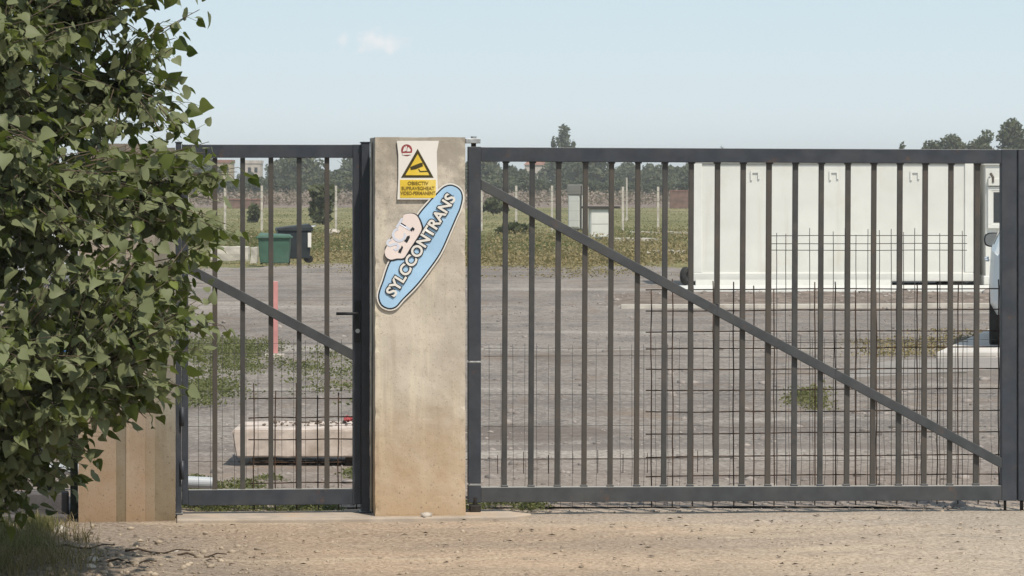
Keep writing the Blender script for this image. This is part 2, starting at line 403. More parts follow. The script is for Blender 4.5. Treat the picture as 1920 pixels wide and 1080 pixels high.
# concrete threshold round the foot of the pillar and under the small gate
ua, ub = GL(331, 980)[0], GL(992, 980)[0]
o = MB().slab([(ua, -.34), (-.95, -.36), (-.2, -.33), (ub - .12, -.31), (ub, -.16), (ub - .1, -.02), (ub - .16, .12), (ua, .12)], -.05, .022).build('concrete_threshold', M['thresh'], bevel=.008)
o.location = G0; o.rotation_euler.z = TH; struct(o)
# concrete slab and smooth lane on the right of the yard
o = MB().slab([tuple(W(1560, 0, GY(716)).xy), tuple(W(2010, 0, GY(690)).xy), tuple(W(2010, 0, GY(676)).xy), tuple(W(1780, 0, GY(676)).xy), tuple(W(1650, 0, GY(684)).xy)], -.05, .03).build('concrete_path', simple('worn lane concrete', (.26, .235, .21), .92, .15, 2, .15, bump=.3, dirt=(.2, .17, .15)))
struct(o)
o = MB().slab([tuple(W(1755, 0, GY(670)).xy), tuple(W(2040, 0, GY(670)).xy), tuple(W(2040, 0, GY(600)).xy), tuple(W(1895, 0, GY(606)).xy)], -.05, .05).build('concrete_slab', simple('bright slab concrete', (.56, .52, .47), .9, .12, 2, .15, bump=.3))
struct(o)
# kerb and soil strip in front of the cabin
k0, k1 = W(1165, 0, GY(577)), W(2050, 0, GY(574))
struct(MB().slab([(k0.x, k0.y), (k1.x, k1.y), (k1.x, k1.y + .3), (k0.x, k0.y + .3)], -.05, .04).build('concrete_kerb', M['pale_conc']))
xs, ys = np.arange(k0.x - .3, 11, .16), np.arange(k0.y + .35, 62.6, .16)
def mound(x, y):
    t = (y - ys[0]) / (ys[-1] - ys[0]); e = min(1, (x - xs[0]) / 1.0)
    w = e * math.sin(math.pi * min(1, max(0, t)) ** .8)
    return -.03 + w * .07 + .09 * w * max(0, mnoise.noise((x * 1.3, y * .9, 0))) + .03 * w * mnoise.noise((x * 4, y * 4, 3))
sheet('soil_bank', xs, ys, mound, M['soil'])

# ------------------------------------------------------------------ scattered stuff
ico = None
def stones(pts, sizes, flat=.65, seed=1):
    """low rounded stones, returned as V,F for one mesh"""
    g = np.random.default_rng(seed)
    bm = bmesh.new(); bmesh.ops.create_icosphere(bm, subdivisions=1, radius=1); bv = np.array([v.co for v in bm.verts]); bf = np.array([[v.index for v in f.verts] for f in bm.faces]); bm.free()
    V, Fc = [], []
    for i, (p, s) in enumerate(zip(pts, sizes)):
        q = bv * (1 + g.normal(0, .16, (len(bv), 1))) * np.array([1, g.uniform(.6, 1), flat * g.uniform(.6, 1.1)]) * s
        a = g.uniform(0, 6.28); ca, sa = math.cos(a), math.sin(a)
        q = q @ np.array([[ca, -sa, 0], [sa, ca, 0], [0, 0, 1]]) + np.array(p); V.append(q); Fc.append(bf + i * len(bv))
    return np.concatenate(V), np.concatenate(Fc)
def blades(name, mat, pts, h, spread, per, width, seed, lean=.5, parent=None):
    """tufts of bent blades: two quads each"""
    g = np.random.default_rng(seed); n = len(pts) * per
    P = np.repeat(np.array(pts), per, 0) + np.concatenate([g.normal(0, spread, (n, 2)), np.zeros((n, 1))], 1)
    H = h * g.uniform(.45, 1.15, (n, 1)); a = g.uniform(0, 6.283, n); d = np.stack([np.cos(a), np.sin(a), 0 * a], 1)
    w = np.stack([-np.sin(a), np.cos(a), 0 * a], 1) * width * g.uniform(.6, 1.3, (n, 1)); b = a + g.normal(0, .6, n)
    w = np.stack([-np.sin(b), np.cos(b), 0 * b], 1) * width * g.uniform(.6, 1.3, (n, 1))
    L = lean * g.uniform(.1, 1, (n, 1)); up = np.array([[0, 0, 1.]])
    m = P + up * H * .55 + d * H * L * .3; t = P + up * H + d * H * L
    V = np.stack([P - w, P + w, m + w * .8, m - w * .8, t + w * .15, t - w * .15], 1).reshape(-1, 3)
    i = (np.arange(n) * 6)[:, None]; Fc = np.concatenate([i + np.array([[0, 1, 2, 3]]), i + np.array([[3, 2, 4, 5]])])
    return mesh_np(name, V, Fc, mat, parent)

g = np.random.default_rng(11)
# pebbles on the track
pp, ss = [], []
for _ in range(3000):
    x, y = g.uniform(-3.2, 3.6), g.uniform(15.9, 20.2)
    if GW(0, 0).y - .3 + (x - G0.x) * .095 < y and x < -.7: continue
    pp.append((x, y, road_z(x, y) + .001)); ss.append(min(.014, .003 * (1 + g.pareto(2.2))))
for _ in range(650):
    x, y = g.normal(-1.95, .45), g.normal(17.1, .8)
    if not (15.8 < y < 19.0): continue
    pp.append((x, y, road_z(x, y) + .003)); ss.append(min(.024, .0055 * (1 + g.pareto(2))))
o = mesh_np('gravel', *stones(pp, ss, seed=2), simple('loose gravel', (.36, .29, .215), .9, .45, 14, .15)); stuff(o, 'loose tan pebbles and gravel scattered over the dirt track', 'gravel')
pp, ss = [], []
for _ in range(4200):
    y = 20.5 + 36 * g.random() ** 2; x = g.uniform(-2.3, 6.3) * y / 28
    pp.append((x, y, yard_z(x, y) if y < 40 and -6 < x < 8 else -.012)); ss.append(min(.06, .008 * (1 + g.pareto(2.2))))
for _ in range(500):
    x, y = g.uniform(xs[0], 10.5), g.uniform(ys[0], ys[-1]); pp.append((x, y, mound(x, y))); ss.append(min(.12, .022 * (1 + g.pareto(2.5))))
for _ in range(260):
    u, v = g.uniform(-.02, 3.2), g.uniform(.03, .62); p_ = GW(u, v); pp.append((p_.x, p_.y, -.016)); ss.append(min(.018, .004 * (1 + g.pareto(2))))
o = mesh_np('rubble', *stones(pp, ss, seed=3), simple('grey rubble', (.27, .235, .21), .95, .5, 4, .1)); stuff(o, 'grey rubble and stones strewn over the gravel yard', 'rubble')
# dead leaves and twigs on the track
mb = MB()
for _ in range(230):
    x, y = g.uniform(-2.4, 3.0), g.uniform(16.2, 19.9); z = road_z(x, y) + .006; a = g.uniform(0, 6.28); L = g.uniform(.01, .032); w = L * g.uniform(.15, .5)
    ca, sa = math.cos(a), math.sin(a); k = g.uniform(.1, .45) * L; L *= .8
    mb.add([(x - ca * L, y - sa * L, z), (x + sa * w, y - ca * w, z + k * .4), (x + ca * L, y + sa * L, z + k * .3), (x - sa * w, y + ca * w, z + k)], [(0, 1, 2), (0, 2, 3)])
for x, y, L in ((-1.72, 17.6, .16), (-1.5, 17.55, .12), (-2.1, 17.8, .15), (-1.8, 17.2, .12)):
    a = g.uniform(-.4, .4); pts = [(x + (t - .5) * L * 2 * math.cos(a), y + (t - .5) * L * 2 * math.sin(a), road_z(x, y) + .012 + .012 * math.sin(t * 9)) for t in np.linspace(0, 1, 6)]
    mb.tube(pts, .006, 5, .003)
stuff(mb.build('leaf_litter', simple('dead leaves', (.075, .05, .032), .9, .5, 9)), 'dark dead leaves and twigs lying on the dirt track', 'litter')
# verge at the lower left, below the tree
def ground_px(px, py): p = W(px, py, GY(py)); return (p.x, p.y, road_z(p.x, p.y))
pts = [ground_px(g.uniform(-160, 90), g.uniform(985, 1040)) for _ in range(90)] + [ground_px(g.uniform(-200, 20), g.uniform(1000, 1085)) for _ in range(40)]
stuff(blades('grass', M['field'], pts, .085, .035, 26, .0035, 4), 'green grass tufts at the foot of the leafy tree', 'grass')
pts = [ground_px(g.uniform(-60, 160), g.uniform(1010, 1085)) for _ in range(110)] + [ground_px(g.uniform(20, 150), g.uniform(985, 1010)) for _ in range(14)]
stuff(blades('dry_grass', M['dry'], pts, .075, .045, 16, .0022, 5, 1.3), 'dry straw stems among the grass at the track edge', 'dry grass')
# weeds behind the gates
def yard_px(px, py): p = W(px, py, GY(py)); return (p.x, p.y, -.012)
def leafy(name, mat, pts, h, spread, per, size, seed, flat=.7):
    """low leafy growth: many small tilted leaf faces heaped round each point"""
    gg = np.random.default_rng(seed); n = len(pts) * per
    P = np.repeat(np.array(pts), per, 0); hh = np.repeat(h * gg.uniform(.35, 1.1, len(pts)), per)
    q = gg.normal(0, spread, (n, 2)); f = np.exp(-(q ** 2).sum(1) / (2 * (spread * 1.2) ** 2))
    c = P + np.stack([q[:, 0], q[:, 1], hh * f * gg.random(n) ** .6 + .004], 1)
    d = gg.normal(size=(n, 3)); d[:, 2] = np.abs(d[:, 2]) * 1.1; d /= np.linalg.norm(d, axis=1)[:, None]
    d[:, 2] *= flat; q3 = gg.normal(size=(n, 3)); q3[:, 2] = q3[:, 2] * .5 + 1.0 * (1 - flat) * 3; e = np.cross(d, q3); e /= np.linalg.norm(e, axis=1)[:, None]; z = (size * gg.uniform(.4, 1.4, n))[:, None]
    V = np.stack([c, c + (d * .5 + e * .3) * z, c + d * z, c + (d * .5 - e * .3) * z], 1).reshape(-1, 3)
    return mesh_np(name, V, np.arange(n * 4).reshape(-1, 4), mat)
def weeds(name, label, regs, h, per, seed, mat='grass', size=.035, sp=.08, flat=.7):
    gg = np.random.default_rng(seed); pts = []
    for x0, x1, y0, y1, n in regs:
        for _ in range(int(n * 1.5)):
            a, b = gg.uniform(x0, x1), gg.uniform(y0, y1)
            if mnoise.noise((a * .018, b * .05, seed)) > -.08: pts.append(yard_px(a, b))
    stuff(leafy(name, M[mat], pts, h, sp, per, size, seed, flat), label, 'weeds')
weeds('weeds', 'green weeds growing in the yard behind the small gate', [(330, 470, 640, 705, 120), (300, 430, 715, 762, 70), (450, 690, 655, 705, 34), (540, 690, 700, 760, 14), (420, 520, 640, 660, 10)], .11, 60, 21, 'grass', .03, .12)
weeds('weeds', 'low green weeds along the back of the small gate', [(345, 690, 935, 960, 110), (345, 520, 895, 935, 60), (660, 690, 878, 900, 20)], .05, 40, 22, 'grass', .022, .04)
weeds('weeds', 'low weeds beside the foot of the central pillar', [(880, 1010, 938, 960, 50)], .045, 40, 23, 'grass', .02, .04)
weeds('weeds', 'yellow green weed clump behind the middle of the large gate', [(1470, 1545, 735, 772, 34)], .12, 46, 24, 'field', .03, .06)
weeds('weeds', 'dry yellow grass left of the bright slab', [(1640, 1770, 632, 668, 70), (1740, 1850, 614, 640, 40)], .03, 26, 25, 'dry', .035, .2)
weeds('weeds', 'dry grass along the far edge of the yard', [(900, 1110, 478, 500, 190), (1110, 1300, 462, 492, 160), (600, 690, 470, 492, 70), (1150, 1300, 455, 475, 60)], .13, 60, 26, 'dry', .07, .7, .5)
weeds('weeds', 'green weeds along the far edge of the yard', [(880, 1110, 445, 480, 190), (1110, 1300, 430, 455, 60), (340, 480, 440, 462, 200), (585, 690, 435, 475, 140)], .20, 70, 27, 'grass', .075, .9, .5)
weeds('weeds', 'sparse dry tufts creeping onto the gravel at the field edge', [(880, 1290, 492, 520, 70), (340, 690, 490, 512, 30)], .09, 40, 29, 'dry', .05, .35, .6)
weeds('weeds', 'taller straw yellow weeds among the green at the far edge of the yard', [(880, 1300, 440, 497, 230), (340, 480, 440, 462, 50), (590, 690, 440, 480, 60)], .34, 60, 28, 'dry', .08, .7, .8)

# ------------------------------------------------------------------ small gate
gates = 'steel gate leaves in the entrance'
def rbox(mb, a, b, v0, v1):       # box from pixel corner a to pixel corner b on the gate line
    (u0, z1), (u1, z0) = GL(*a), GL(*b); mb.box(u0, u1, v0, v1, z0, z1); return mb
def gate_parts(t, u0, items):
    for name, a, b, v0, v1, mat, bev in items:
        (p, z1), (q, z0) = GL(*a), GL(*b)
        MB().box(p - u0, q - u0, v0, v1, z0, z1).build(name, M[mat], t, bevel=bev)
def brace(t, u0, a, b, half, v0, v1, mat):
    (ua_, za), (ub_, zb) = GL(*a), GL(*b); dz = half * 340 / 340
    MB().prism([(ua_ - u0, za - half), (ub_ - u0, zb - half), (ub_ - u0, zb + half), (ua_ - u0, za + half)], v0, v1).build('brace', M[mat], t, bevel=.003)
u0 = GL(340, 940)[0]
t = gthing('pedestrian_gate', 'narrow dark steel gate with lever handle, left of the central pillar', 'gate', u0, 0, 0, gates)
gate_parts(t, u0, [
    ('stile', (341, 271), (353, 945), -.025, .025, 'frame', .003), ('stile', (661, 271), (676, 945), -.025, .025, 'frame', .003),
    ('rail', (353, 271), (661, 296), -.0235, .0235, 'frame', .003), ('rail', (353, 918), (661, 945), -.0235, .0235, 'frame', .003)])
for px in (403, 455, 508, 561, 613):
    gate_parts(t, u0, [('bar', (px - 4.6, 296), (px + 4.6, 918), -.004, .014, 'bar', .002)])
brace(t, u0, (353, 503), (661, 665), .029, -.030, -.006, 'frame_light')
mb = MB(); rbox(mb, (664, 563), (676, 641), -.034, -.0253); mb.v = [(x - u0, y, z) for x, y, z in mb.v]
lock = mb.build('lock_plate', M['black'], t, bevel=.003)
hu, hz = GL(668, 587); lu, _ = GL(629, 587)
mb = MB(); mb.tube([(hu - u0, -.034, hz), (hu - u0, -.075, hz), (hu - u0 - .012, -.085, hz), (lu - u0, -.085, hz)], .0085, 10)
mb.build('handle', M['black'], lock, smooth=True)
ku, kz = GL(670, 620); mb = MB(); mb.tube([(ku - u0, -.034, kz), (ku - u0, -.039, kz)], .012, 12); mb.build('keyhole_rose', M['zinc'], lock)
for px0, px1, top, bot, lab in ((329.5, 340.3, 268, 968, 'slim dark steel hinge post beside the banded concrete pillar'), (677, 692.5, 268, 976, 'broad dark steel lock post against the central pillar')):
    a, z1 = GL(px0, top); b, z0 = GL(px1, bot)
    t2 = gthing('steel_post', lab, 'post', a)
    MB().box(0, b - a, -.055, .06, .0, z1).build('post_tube', M['frame'], t2, bevel=.003)
    MB().box(-.004, b - a + .004, -.059, .064, z1, z1 + .006).build('post_cap', M['frame'], t2, bevel=.001)
    MB().box(-.012, b - a + .006, -.075, .075, .0222, .03).build('foot_plate', M['frame'], t2)
    if px0 < 400:
        for py in (360, 780, 880):
            z = GL(330, py)[1]; MB().tube([((b - a) + .004, -.068, z - .05), ((b - a) + .004, -.068, z + .05)], .011, 10).build('hinge', M['frame'], t2, smooth=True)

# ------------------------------------------------------------------ large gate and its second leaf
u0 = GL(877, 940)[0]
t = gthing('driveway_gate', 'wide dark steel gate leaf with long diagonal brace, right of the central pillar', 'gate', u0, 0, 0, gates)
def quad_rail(name, tl, tr, bl, br, v0, v1, mat='frame'):
    p = [GL(*q) for q in (bl, br, tr, tl)]; MB().prism([(a - u0, z) for a, z in p], v0, v1).build(name, M[mat], t, bevel=.003)
quad_rail('stile', (877, 275), (901, 275), (877, 676), (901, 676), -.03, .03)
quad_rail('hinge_gap', (879, 676), (899, 676), (879, 679), (899, 679), -.028, .028, 'zinc')
quad_rail('stile', (877, 679), (901, 679), (877, 906), (901, 906), -.03, .03)
quad_rail('hinge_gap', (879, 906), (899, 906), (879, 909), (899, 909), -.028, .028, 'zinc')
quad_rail('stile', (877, 909), (901, 909), (877, 942), (901, 942), -.03, .03)
quad_rail('stile', (1876, 280), (1904, 280), (1876, 938), (1904, 938), -.03, .03)
quad_rail('rail', (901, 276), (1876, 280.5), (901, 303), (1876, 307), -.0285, .0285)
quad_rail('rail', (901, 913), (1876, 910), (901, 941), (1876, 937.5), -.0285, .0285, 'frame_light')
bars = (948, 998, 1047, 1097, 1146, 1196, 1246, 1296, 1344, 1393, 1442, 1491, 1540, 1589, 1638, 1687, 1735, 1783, 1832)
for i, px in enumerate(bars):
    k = (px - 901) / 975; w = 5.0 + rnd.uniform(-.2, .25); px += rnd.uniform(-.8, .8)
    quad_rail('bar', (px - w + 1, 303 + 4 * k), (px + w + 1, 303 + 4 * k), (px - w - 2, 913 - 3 * k), (px + w - 2, 913 - 3 * k), -.004, .016, 'bar')
for i, px in enumerate(bars):
    k = (px - 901) / 975
    for y in (303.5 + 4 * k, 911.5 - 3 * k):
        a, z = GL(px + (1 if y < 500 else -2), y); MB().box(a - u0 - .019, a - u0 + .019, -.009, .02, z - .006, z + .005).build('weld_bead', M['frame'], t, bevel=.003)
brace(t, u0, (901, 346), (1876, 868), .029, -.033, -.006, 'frame_light')
for px, py in ((1345, 579), (1565, 700)):
    a, z = GL(px, py); MB().box(a - u0 - .002, a - u0 + .004, -.0355, -.004, z - .036, z + .028).build('weld_seam', M['frame_light'], t)
a, z = GL(1886, 940); MB().tube([(a - u0, .02, .0), (a - u0, .02, z + .02)], .008, 8).build('drop_bolt', M['soot'], t, smooth=True)
# second leaf, mostly outside the frame
u0 = GL(1907, 940)[0]
t = gthing('driveway_gate', 'second dark steel gate leaf, cut off by the right edge of the photo', 'gate', u0, 0, 0, gates)
zt, zb = GL(1907, 280)[1], GL(1907, 938)[1]
MB().box(0, .085, -.03, .03, zb, zt).build('stile', M['frame'], t, bevel=.003)
MB().box(2.9, 2.985, -.03, .03, zb, zt).build('stile', M['frame'], t, bevel=.003)
MB().box(.085, 2.9, -.0285, .0285, zt - .08, zt).build('rail', M['frame'], t, bevel=.003)
MB().box(.085, 2.9, -.0285, .0285, zb, zb + .08).build('rail', M['frame'], t, bevel=.003)
for i in range(18): MB().box(.20 + i * .147, .232 + i * .147, -.004, .016, zb + .08, zt - .08).build('bar', M['bar'], t, bevel=.002)
MB().prism([(.085, zb + .18), (2.9, zt - .24), (2.9, zt - .18), (.085, zb + .24)], -.033, -.006).build('brace', M['frame_light'], t, bevel=.003)
a = GL(1917, 940)[0]; MB().tube([(a - u0, .02, .0), (a - u0, .02, zb + .02)], .010, 8).build('drop_bolt', M['soot'], t, smooth=True)

# ------------------------------------------------------------------ pillars
def rough_block(outline, z1, name, mat, parent=None, seed=0, amp=.0035, step=.032, chips=4.5):
    """an upright block from a plan outline, its faces and arrises slightly uneven"""
    bm = bmesh.new(); vs = [bm.verts.new((x, y, 0)) for x, y in outline]; f = bm.faces.new(vs); f.normal_update()
    if f.normal.z > 0: f.normal_flip()
    r = bmesh.ops.extrude_face_region(bm, geom=[f]); bmesh.ops.translate(bm, verts=[e for e in r['geom'] if isinstance(e, bmesh.types.BMVert)], vec=(0, 0, z1))
    bmesh.ops.recalc_face_normals(bm, faces=bm.faces)
    for it in range(6):
        es = [e for e in bm.edges if e.calc_length() > step * 1.5]
        if not es: break
        bmesh.ops.subdivide_edges(bm, edges=es, cuts=1, use_grid_fill=True)
    bmesh.ops.triangulate(bm, faces=[f for f in bm.faces if len(f.verts) > 4])
    bm.normal_update()
    for v in bm.verts:
        q = v.co + Vector((seed, 0, 0)); n = v.normal
        edge = 1.0 if max(abs(n.x), abs(n.y), abs(n.z)) > .95 else 1.8
        chip = max(0, mnoise.noise(q * 23) - .15) * amp * chips if edge > 1 else 0
        v.co += n * (amp * edge * (mnoise.noise(q * 7) * .5 + mnoise.noise(q * 19) * .45) - (amp * .5 if edge > 1 else 0) - chip)
    me = bpy.data.meshes.new(name); bm.to_mesh(me); bm.free(); me.materials.append(mat)
    o = bpy.data.objects.new(name, me); C.objects.link(o); o.parent = parent; return o
VF = -.25
uL, zT = GL(703, 257, VF); uR, _ = GL(873, 257, VF)
PW = uR - uL
t = gthing('concrete_pillar', 'tall sandy concrete pillar carrying two signs between the gates', 'pillar', uL)
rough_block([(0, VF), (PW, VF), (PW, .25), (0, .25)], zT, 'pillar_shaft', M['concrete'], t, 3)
uP, CP = uL, t
lp = [(a, GL(a, 980, VF)[0]) for a in (147, 218, 236, 272, 290, 329)]
uq = lp[0][1]; q = [b - uq for a, b in lp]
t = gthing('concrete_pillar', 'tan concrete pillar with grey upright bands, half hidden by the leafy tree', 'pillar', uq)
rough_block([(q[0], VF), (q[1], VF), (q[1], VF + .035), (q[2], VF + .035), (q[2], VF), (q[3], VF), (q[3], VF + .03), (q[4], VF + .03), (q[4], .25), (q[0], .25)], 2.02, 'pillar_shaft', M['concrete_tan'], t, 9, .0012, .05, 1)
rough_block([(q[1] - .001, VF + .004), (q[2] + .001, VF + .004), (q[2] + .001, VF + .04), (q[1] - .001, VF + .04)], 2.0, 'shade_band', M['shaded'], t, 4, .001, .05, 0)  # dark strip, recess shade painted as colour
rough_block([(q[3] - .001, VF + .005), (q[4] + .001, VF + .005), (q[4] + .001, VF + .035), (q[3] - .001, VF + .035)], 2.0, 'shade_band', M['shaded_warm'], t, 4, .001, .05, 0)
rough_block([(q[4] - .002, VF + .03), (q[5], VF + .03), (q[5], .245), (q[4] - .002, .245)], 2.0, 'side_jamb', M['shaded'], t, 14, .003, .05, 3)  # set-back side, its shade put into the darker colour

# hinge bracket on top of the pillar and hinge block at its foot
a, z = GL(888, 266)
hb = MB().box(-.045, .035, -.04, .05, z - .008, z + .018).build('hinge_bracket', M['zinc'], CP, bevel=.003, loc=(a - uP, 0, 0))
MB().tube([(0, 0, z + .018), (0, 0, z + .03)], .016, 12).build('pin', M['zinc'], hb)
MB().tube([(0, 0, z - .028), (0, 0, z - .008)], .014, 12).build('sleeve', M['soot'], hb)
a, _ = GL(890, 966)
hb = MB().box(-.03, .03, -.04, .04, .022, .06).build('hinge_block', M['soot'], CP, bevel=.006, loc=(a - uP, -.02, 0))
MB().tube([(0, .0, .06), (0, 0, .10)], .014, 10).build('pin', M['soot'], hb)
MB().box(-.07, -.03, -.03, .03, .022, .034).build('bracket', M['soot'], hb, bevel=.003)

# ------------------------------------------------------------------ signs on the pillar
def flat(name, polys, v, mat, parent, u0, z0, th=.0015):
    mb = MB()
    for p in polys: mb.prism([(a - u0, z - z0) for a, z in p], v, v + th)
    return mb.build(name, mat, parent)
def PV(pts): return [GL(x, y, VF - .012) for x, y in pts]
def lettering(name, txt, size, px, ang, v, mat, parent, u0, z0, sx=1.0, offset=0, space=1.0):
    me = text_mesh(txt, size, offset, space=space); cu_, cz_ = GL(*px, VF - .012); ca, sa = math.cos(ang), math.sin(ang)
    for p in me.vertices:
        x, y = p.co.x * sx, p.co.y; p.co = (cu_ - u0 + x * ca - y * sa, v, cz_ - z0 + x * sa + y * ca)
    me.materials.clear(); me.materials.append(mat); me.name = name
    o = bpy.data.objects.new(name, me); C.objects.link(o); o.parent = parent; return o
M['s_white'] = simple('printed white', (.74, .70, .64), .5, .05, 3)
M['s_yellow'] = simple('printed yellow', (.72, .50, .05), .5, .12, 9, dirt=(.75, .60, .22), dscale=5)
M['s_dark'] = simple('printed brown black', (.055, .042, .012), .5, .2, 20)
M['s_brown'] = simple('faded lettering', (.20, .13, .02), .5, .2, 20)
M['s_red'] = simple('printed dark red', (.30, .06, .06), .5, .2, 20)
M['s_blue'] = simple('printed light blue', (.38, .57, .76), .45, .10, 4)
M['s_pink'] = simple('printed pale pink', (.78, .665, .615), .45, .05, 5)
M['s_pale'] = simple('printed pale blue grey', (.60, .62, .69), .45, .05, 5)
M['s_black'] = simple('printed blue black', (.022, .026, .032), .45, .2, 12)
u0, z0 = GL(783, 376, VF - .012)
t = gthing('warning_sign', 'white and yellow camera warning sign at the top of the central pillar', 'sign', u0, 0, z0)
flat('sign_board', [PV([(745, 374), (822, 374), (820, 330), (819, 285), (823, 264), (744, 264), (747, 290), (747, 330)])], VF - .014, M['s_white'], t, u0, z0, .006)
flat('warning_triangle', [PV([(752, 333), (813, 333), (783, 279)])], VF - .0155, M['s_dark'], t, u0, z0)
flat('triangle_field', [PV([(760, 328.5), (805, 328.5), (783, 289)])], VF - .017, M['s_yellow'], t, u0, z0)
cam_p = [PV([(769, 313), (770, 318.5), (780, 317), (793, 311.5), (792, 305), (788, 305.5), (779, 309)]), PV([(784, 317), (786, 317), (788, 320.5), (802, 320), (802, 322), (787, 322.6)])]
flat('camera_pictogram', cam_p, VF - .0185, M['s_dark'], t, u0, z0)
flat('text_panel', [PV([(750, 371), (817, 371), (817, 337), (750, 337)])], VF - .0155, M['s_yellow'], t, u0, z0)
for txt, y, sx in (('OBIECTIV', 344, 1.0), ('SUPRAVEGHEAT', 353.5, .94), ('VIDEO-PERMANENT', 362.5, .80)):
    lettering('sign_lettering', txt, .026, (783.5, y), 0, VF - .0172, M['s_brown'], t, u0, z0, sx, .0006)
mbp = [[(762.5 + 10.5 * math.cos(a), 281.5 + 11 * math.sin(a)) for a in np.linspace(2 * math.pi, 0, 24, endpoint=False)]]
flat('round_badge', [PV(p) for p in mbp], VF - .0155, M['s_red'], t, u0, z0)
flat('badge_mark', [PV([(754, 287.5), (771.5, 287), (770.5, 290), (755, 290.5)]), PV([(755, 284), (758.5, 284), (761, 277), (758, 275)]), PV([(763, 284), (769, 284), (770, 281), (766, 276), (764, 277)]), PV([(759.5, 283), (762, 283), (763, 274.5), (760.5, 273)])], VF - .017, M['s_white'], t, u0, z0)
# company badge: blue capsule with the name along it
def z5(pts): return [(700 + x / 4.155, 330 + y / 4.155) for x, y in pts]
def smooth(p, k=4):
    n = len(p); out = []
    for i in range(n):
        a, b, c, d = (Vector(p[(i + q) % n]) for q in (-1, 0, 1, 2))
        for j in range(k):
            f = j / k; out.append(tuple(.5 * (2 * b + (c - a) * f + (2 * a - 5 * b + 4 * c - d) * f * f + (3 * b - a - 3 * c + d) * f ** 3)))
    return out
cap = smooth(z5([(600, 66), (655, 84), (688, 120), (698, 175), (680, 255), (650, 325), (598, 445), (527, 600), (438, 730), (340, 855), (235, 962), (178, 1024), (120, 1038), (62, 1010), (37, 952), (43, 895), (72, 815), (100, 727), (133, 655), (250, 480), (345, 305), (420, 212), (495, 130), (545, 84)]))
def inset(poly, d):
    c = [Vector(p) for p in poly]; n = len(c); out = []; A = sum(c[i].x * c[(i + 1) % n].y - c[(i + 1) % n].x * c[i].y for i in range(n)); s = 1 if A > 0 else -1
    for i in range(n):
        e1 = (c[i] - c[i - 1]).normalized(); e2 = (c[(i + 1) % n] - c[i]).normalized(); n1 = Vector((-e1.y, e1.x)); n2 = Vector((-e2.y, e2.x)); nn = (n1 + n2).normalized()
        out.append(tuple(c[i] + nn * s * d / max(.5, nn.dot(n1))))
    return out
u0, z0 = GL(735, 580, VF - .012)
t = gthing('company_sign', 'slanted light blue capsule sign reading SYLCCONTRANS on the central pillar', 'sign', u0, 0, z0)
VS = VF - .013
flat('sign_board', [PV(inset(cap, -2.6))], VS, M['s_white'], t, u0, z0, .004)
flat('dark_border', [PV(cap)], VS - .0015, M['s_black'], t, u0, z0)
flat('blue_field', [PV(inset(cap, 2.7))], VS - .003, M['s_blue'], t, u0, z0)
pink = smooth(z5([(240, 300), (300, 288), (352, 310), (385, 380), (388, 430), (345, 505), (295, 580), (250, 648), (190, 655), (140, 664), (98, 638), (88, 590), (112, 535), (165, 445), (225, 335)]), 3)
flat('emblem_border', [PV(pink)], VS - .0045, M['s_black'], t, u0, z0)
ip = inset(pink, 2.0); ip = [(x - 1.7, y - 1.1) for x, y in ip]
flat('emblem_field', [PV(ip)], VS - .006, M['s_pink'], t, u0, z0)
ang = math.atan2(181, 113)
lettering('emblem_lettering', 'SCT', .106, z5([(205, 462)])[0], ang, VS - .0076, M['s_pale'], t, u0, z0, .90, .002)
sq = [z5([(192, 592), (212, 602), (232, 556), (222, 540), (212, 562), (200, 574)]), z5([(238, 505), (262, 520), (284, 480), (282, 462), (262, 470), (250, 494)]), z5([(284, 420), (300, 432), (306, 418), (314, 430), (322, 410), (304, 396)])]
for s_ in sq: flat('emblem_mark', [PV(s_)], VS - .0078, M['s_black'], t, u0, z0)
sg = z5([(372, 540)])[0]
for off, vv, mt in ((.0075, VS - .009, 's_black'), (.0022, VS - .0098, 's_white')):
    lettering('name_lettering', 'SYLCCONTRANS', .083, sg, ang, vv, M[mt], t, u0, z0, .985, off, 1.0)

# ------------------------------------------------------------------ steel mesh behind the gates
def mesh_panel(name, label, us, zs, v, r, mat, group, bend=None, jag=0, seed=0, u_ext=.03, z_top=.03, z_bot=0.0):
    gg = random.Random(seed); us = sorted(us); zs = sorted(zs); ub_ = us[0]
    t = gthing(name, label, 'mesh panel', ub_, v, 0, group); mb = MB()
    def off(z): return bend(z) if bend else 0.0
    for u in us:
        z = zs[-1] + z_top + gg.uniform(-jag, jag); zz = [z_bot] + [q for q in np.arange(z_bot + .12, z, .12)] + [z]
        mb.tube([(u - ub_ + gg.uniform(-jag, jag) * .05, off(q) - r, q) for q in zz], r, 5)
    for z in zs:
        n = max(4, int((us[-1] - us[0]) / .25)); s = gg.uniform(-jag, jag) * .25
        mb.tube([(us[0] - ub_ - u_ext + (us[-1] - us[0] + 2 * u_ext) * i / n, off(z) + r, z + s + gg.uniform(-1, 1) * jag * .06) for i in range(n + 1)], r, 5)
    mb.build('mesh_grid', mat, t, smooth=True); return t
rb = 'rusty reinforcing mesh panels behind the gates'
V1 = .10
us = [GL(x, 700, V1)[0] for x in (1221, 1261, 1299, 1337, 1375, 1413, 1451, 1490, 1528, 1566, 1604, 1643, 1681, 1719, 1757, 1796, 1834, 1872)]
zs = [GL(1221, y, V1)[1] for y in (542, 581, 619, 658, 697, 736, 775, 814, 853, 892)]
mesh_panel('steel_mesh', 'wide rusty reinforcing mesh behind the right part of the large gate', us, zs, V1, .0036, M['rebar'], rb, jag=.05, seed=1, z_bot=.03)
us = [GL(x, 800, V1)[0] for x in (476, 516, 556, 596, 634, 668)]; zs = [GL(560, y, V1)[1] for y in (747, 787, 826, 866, 905)]
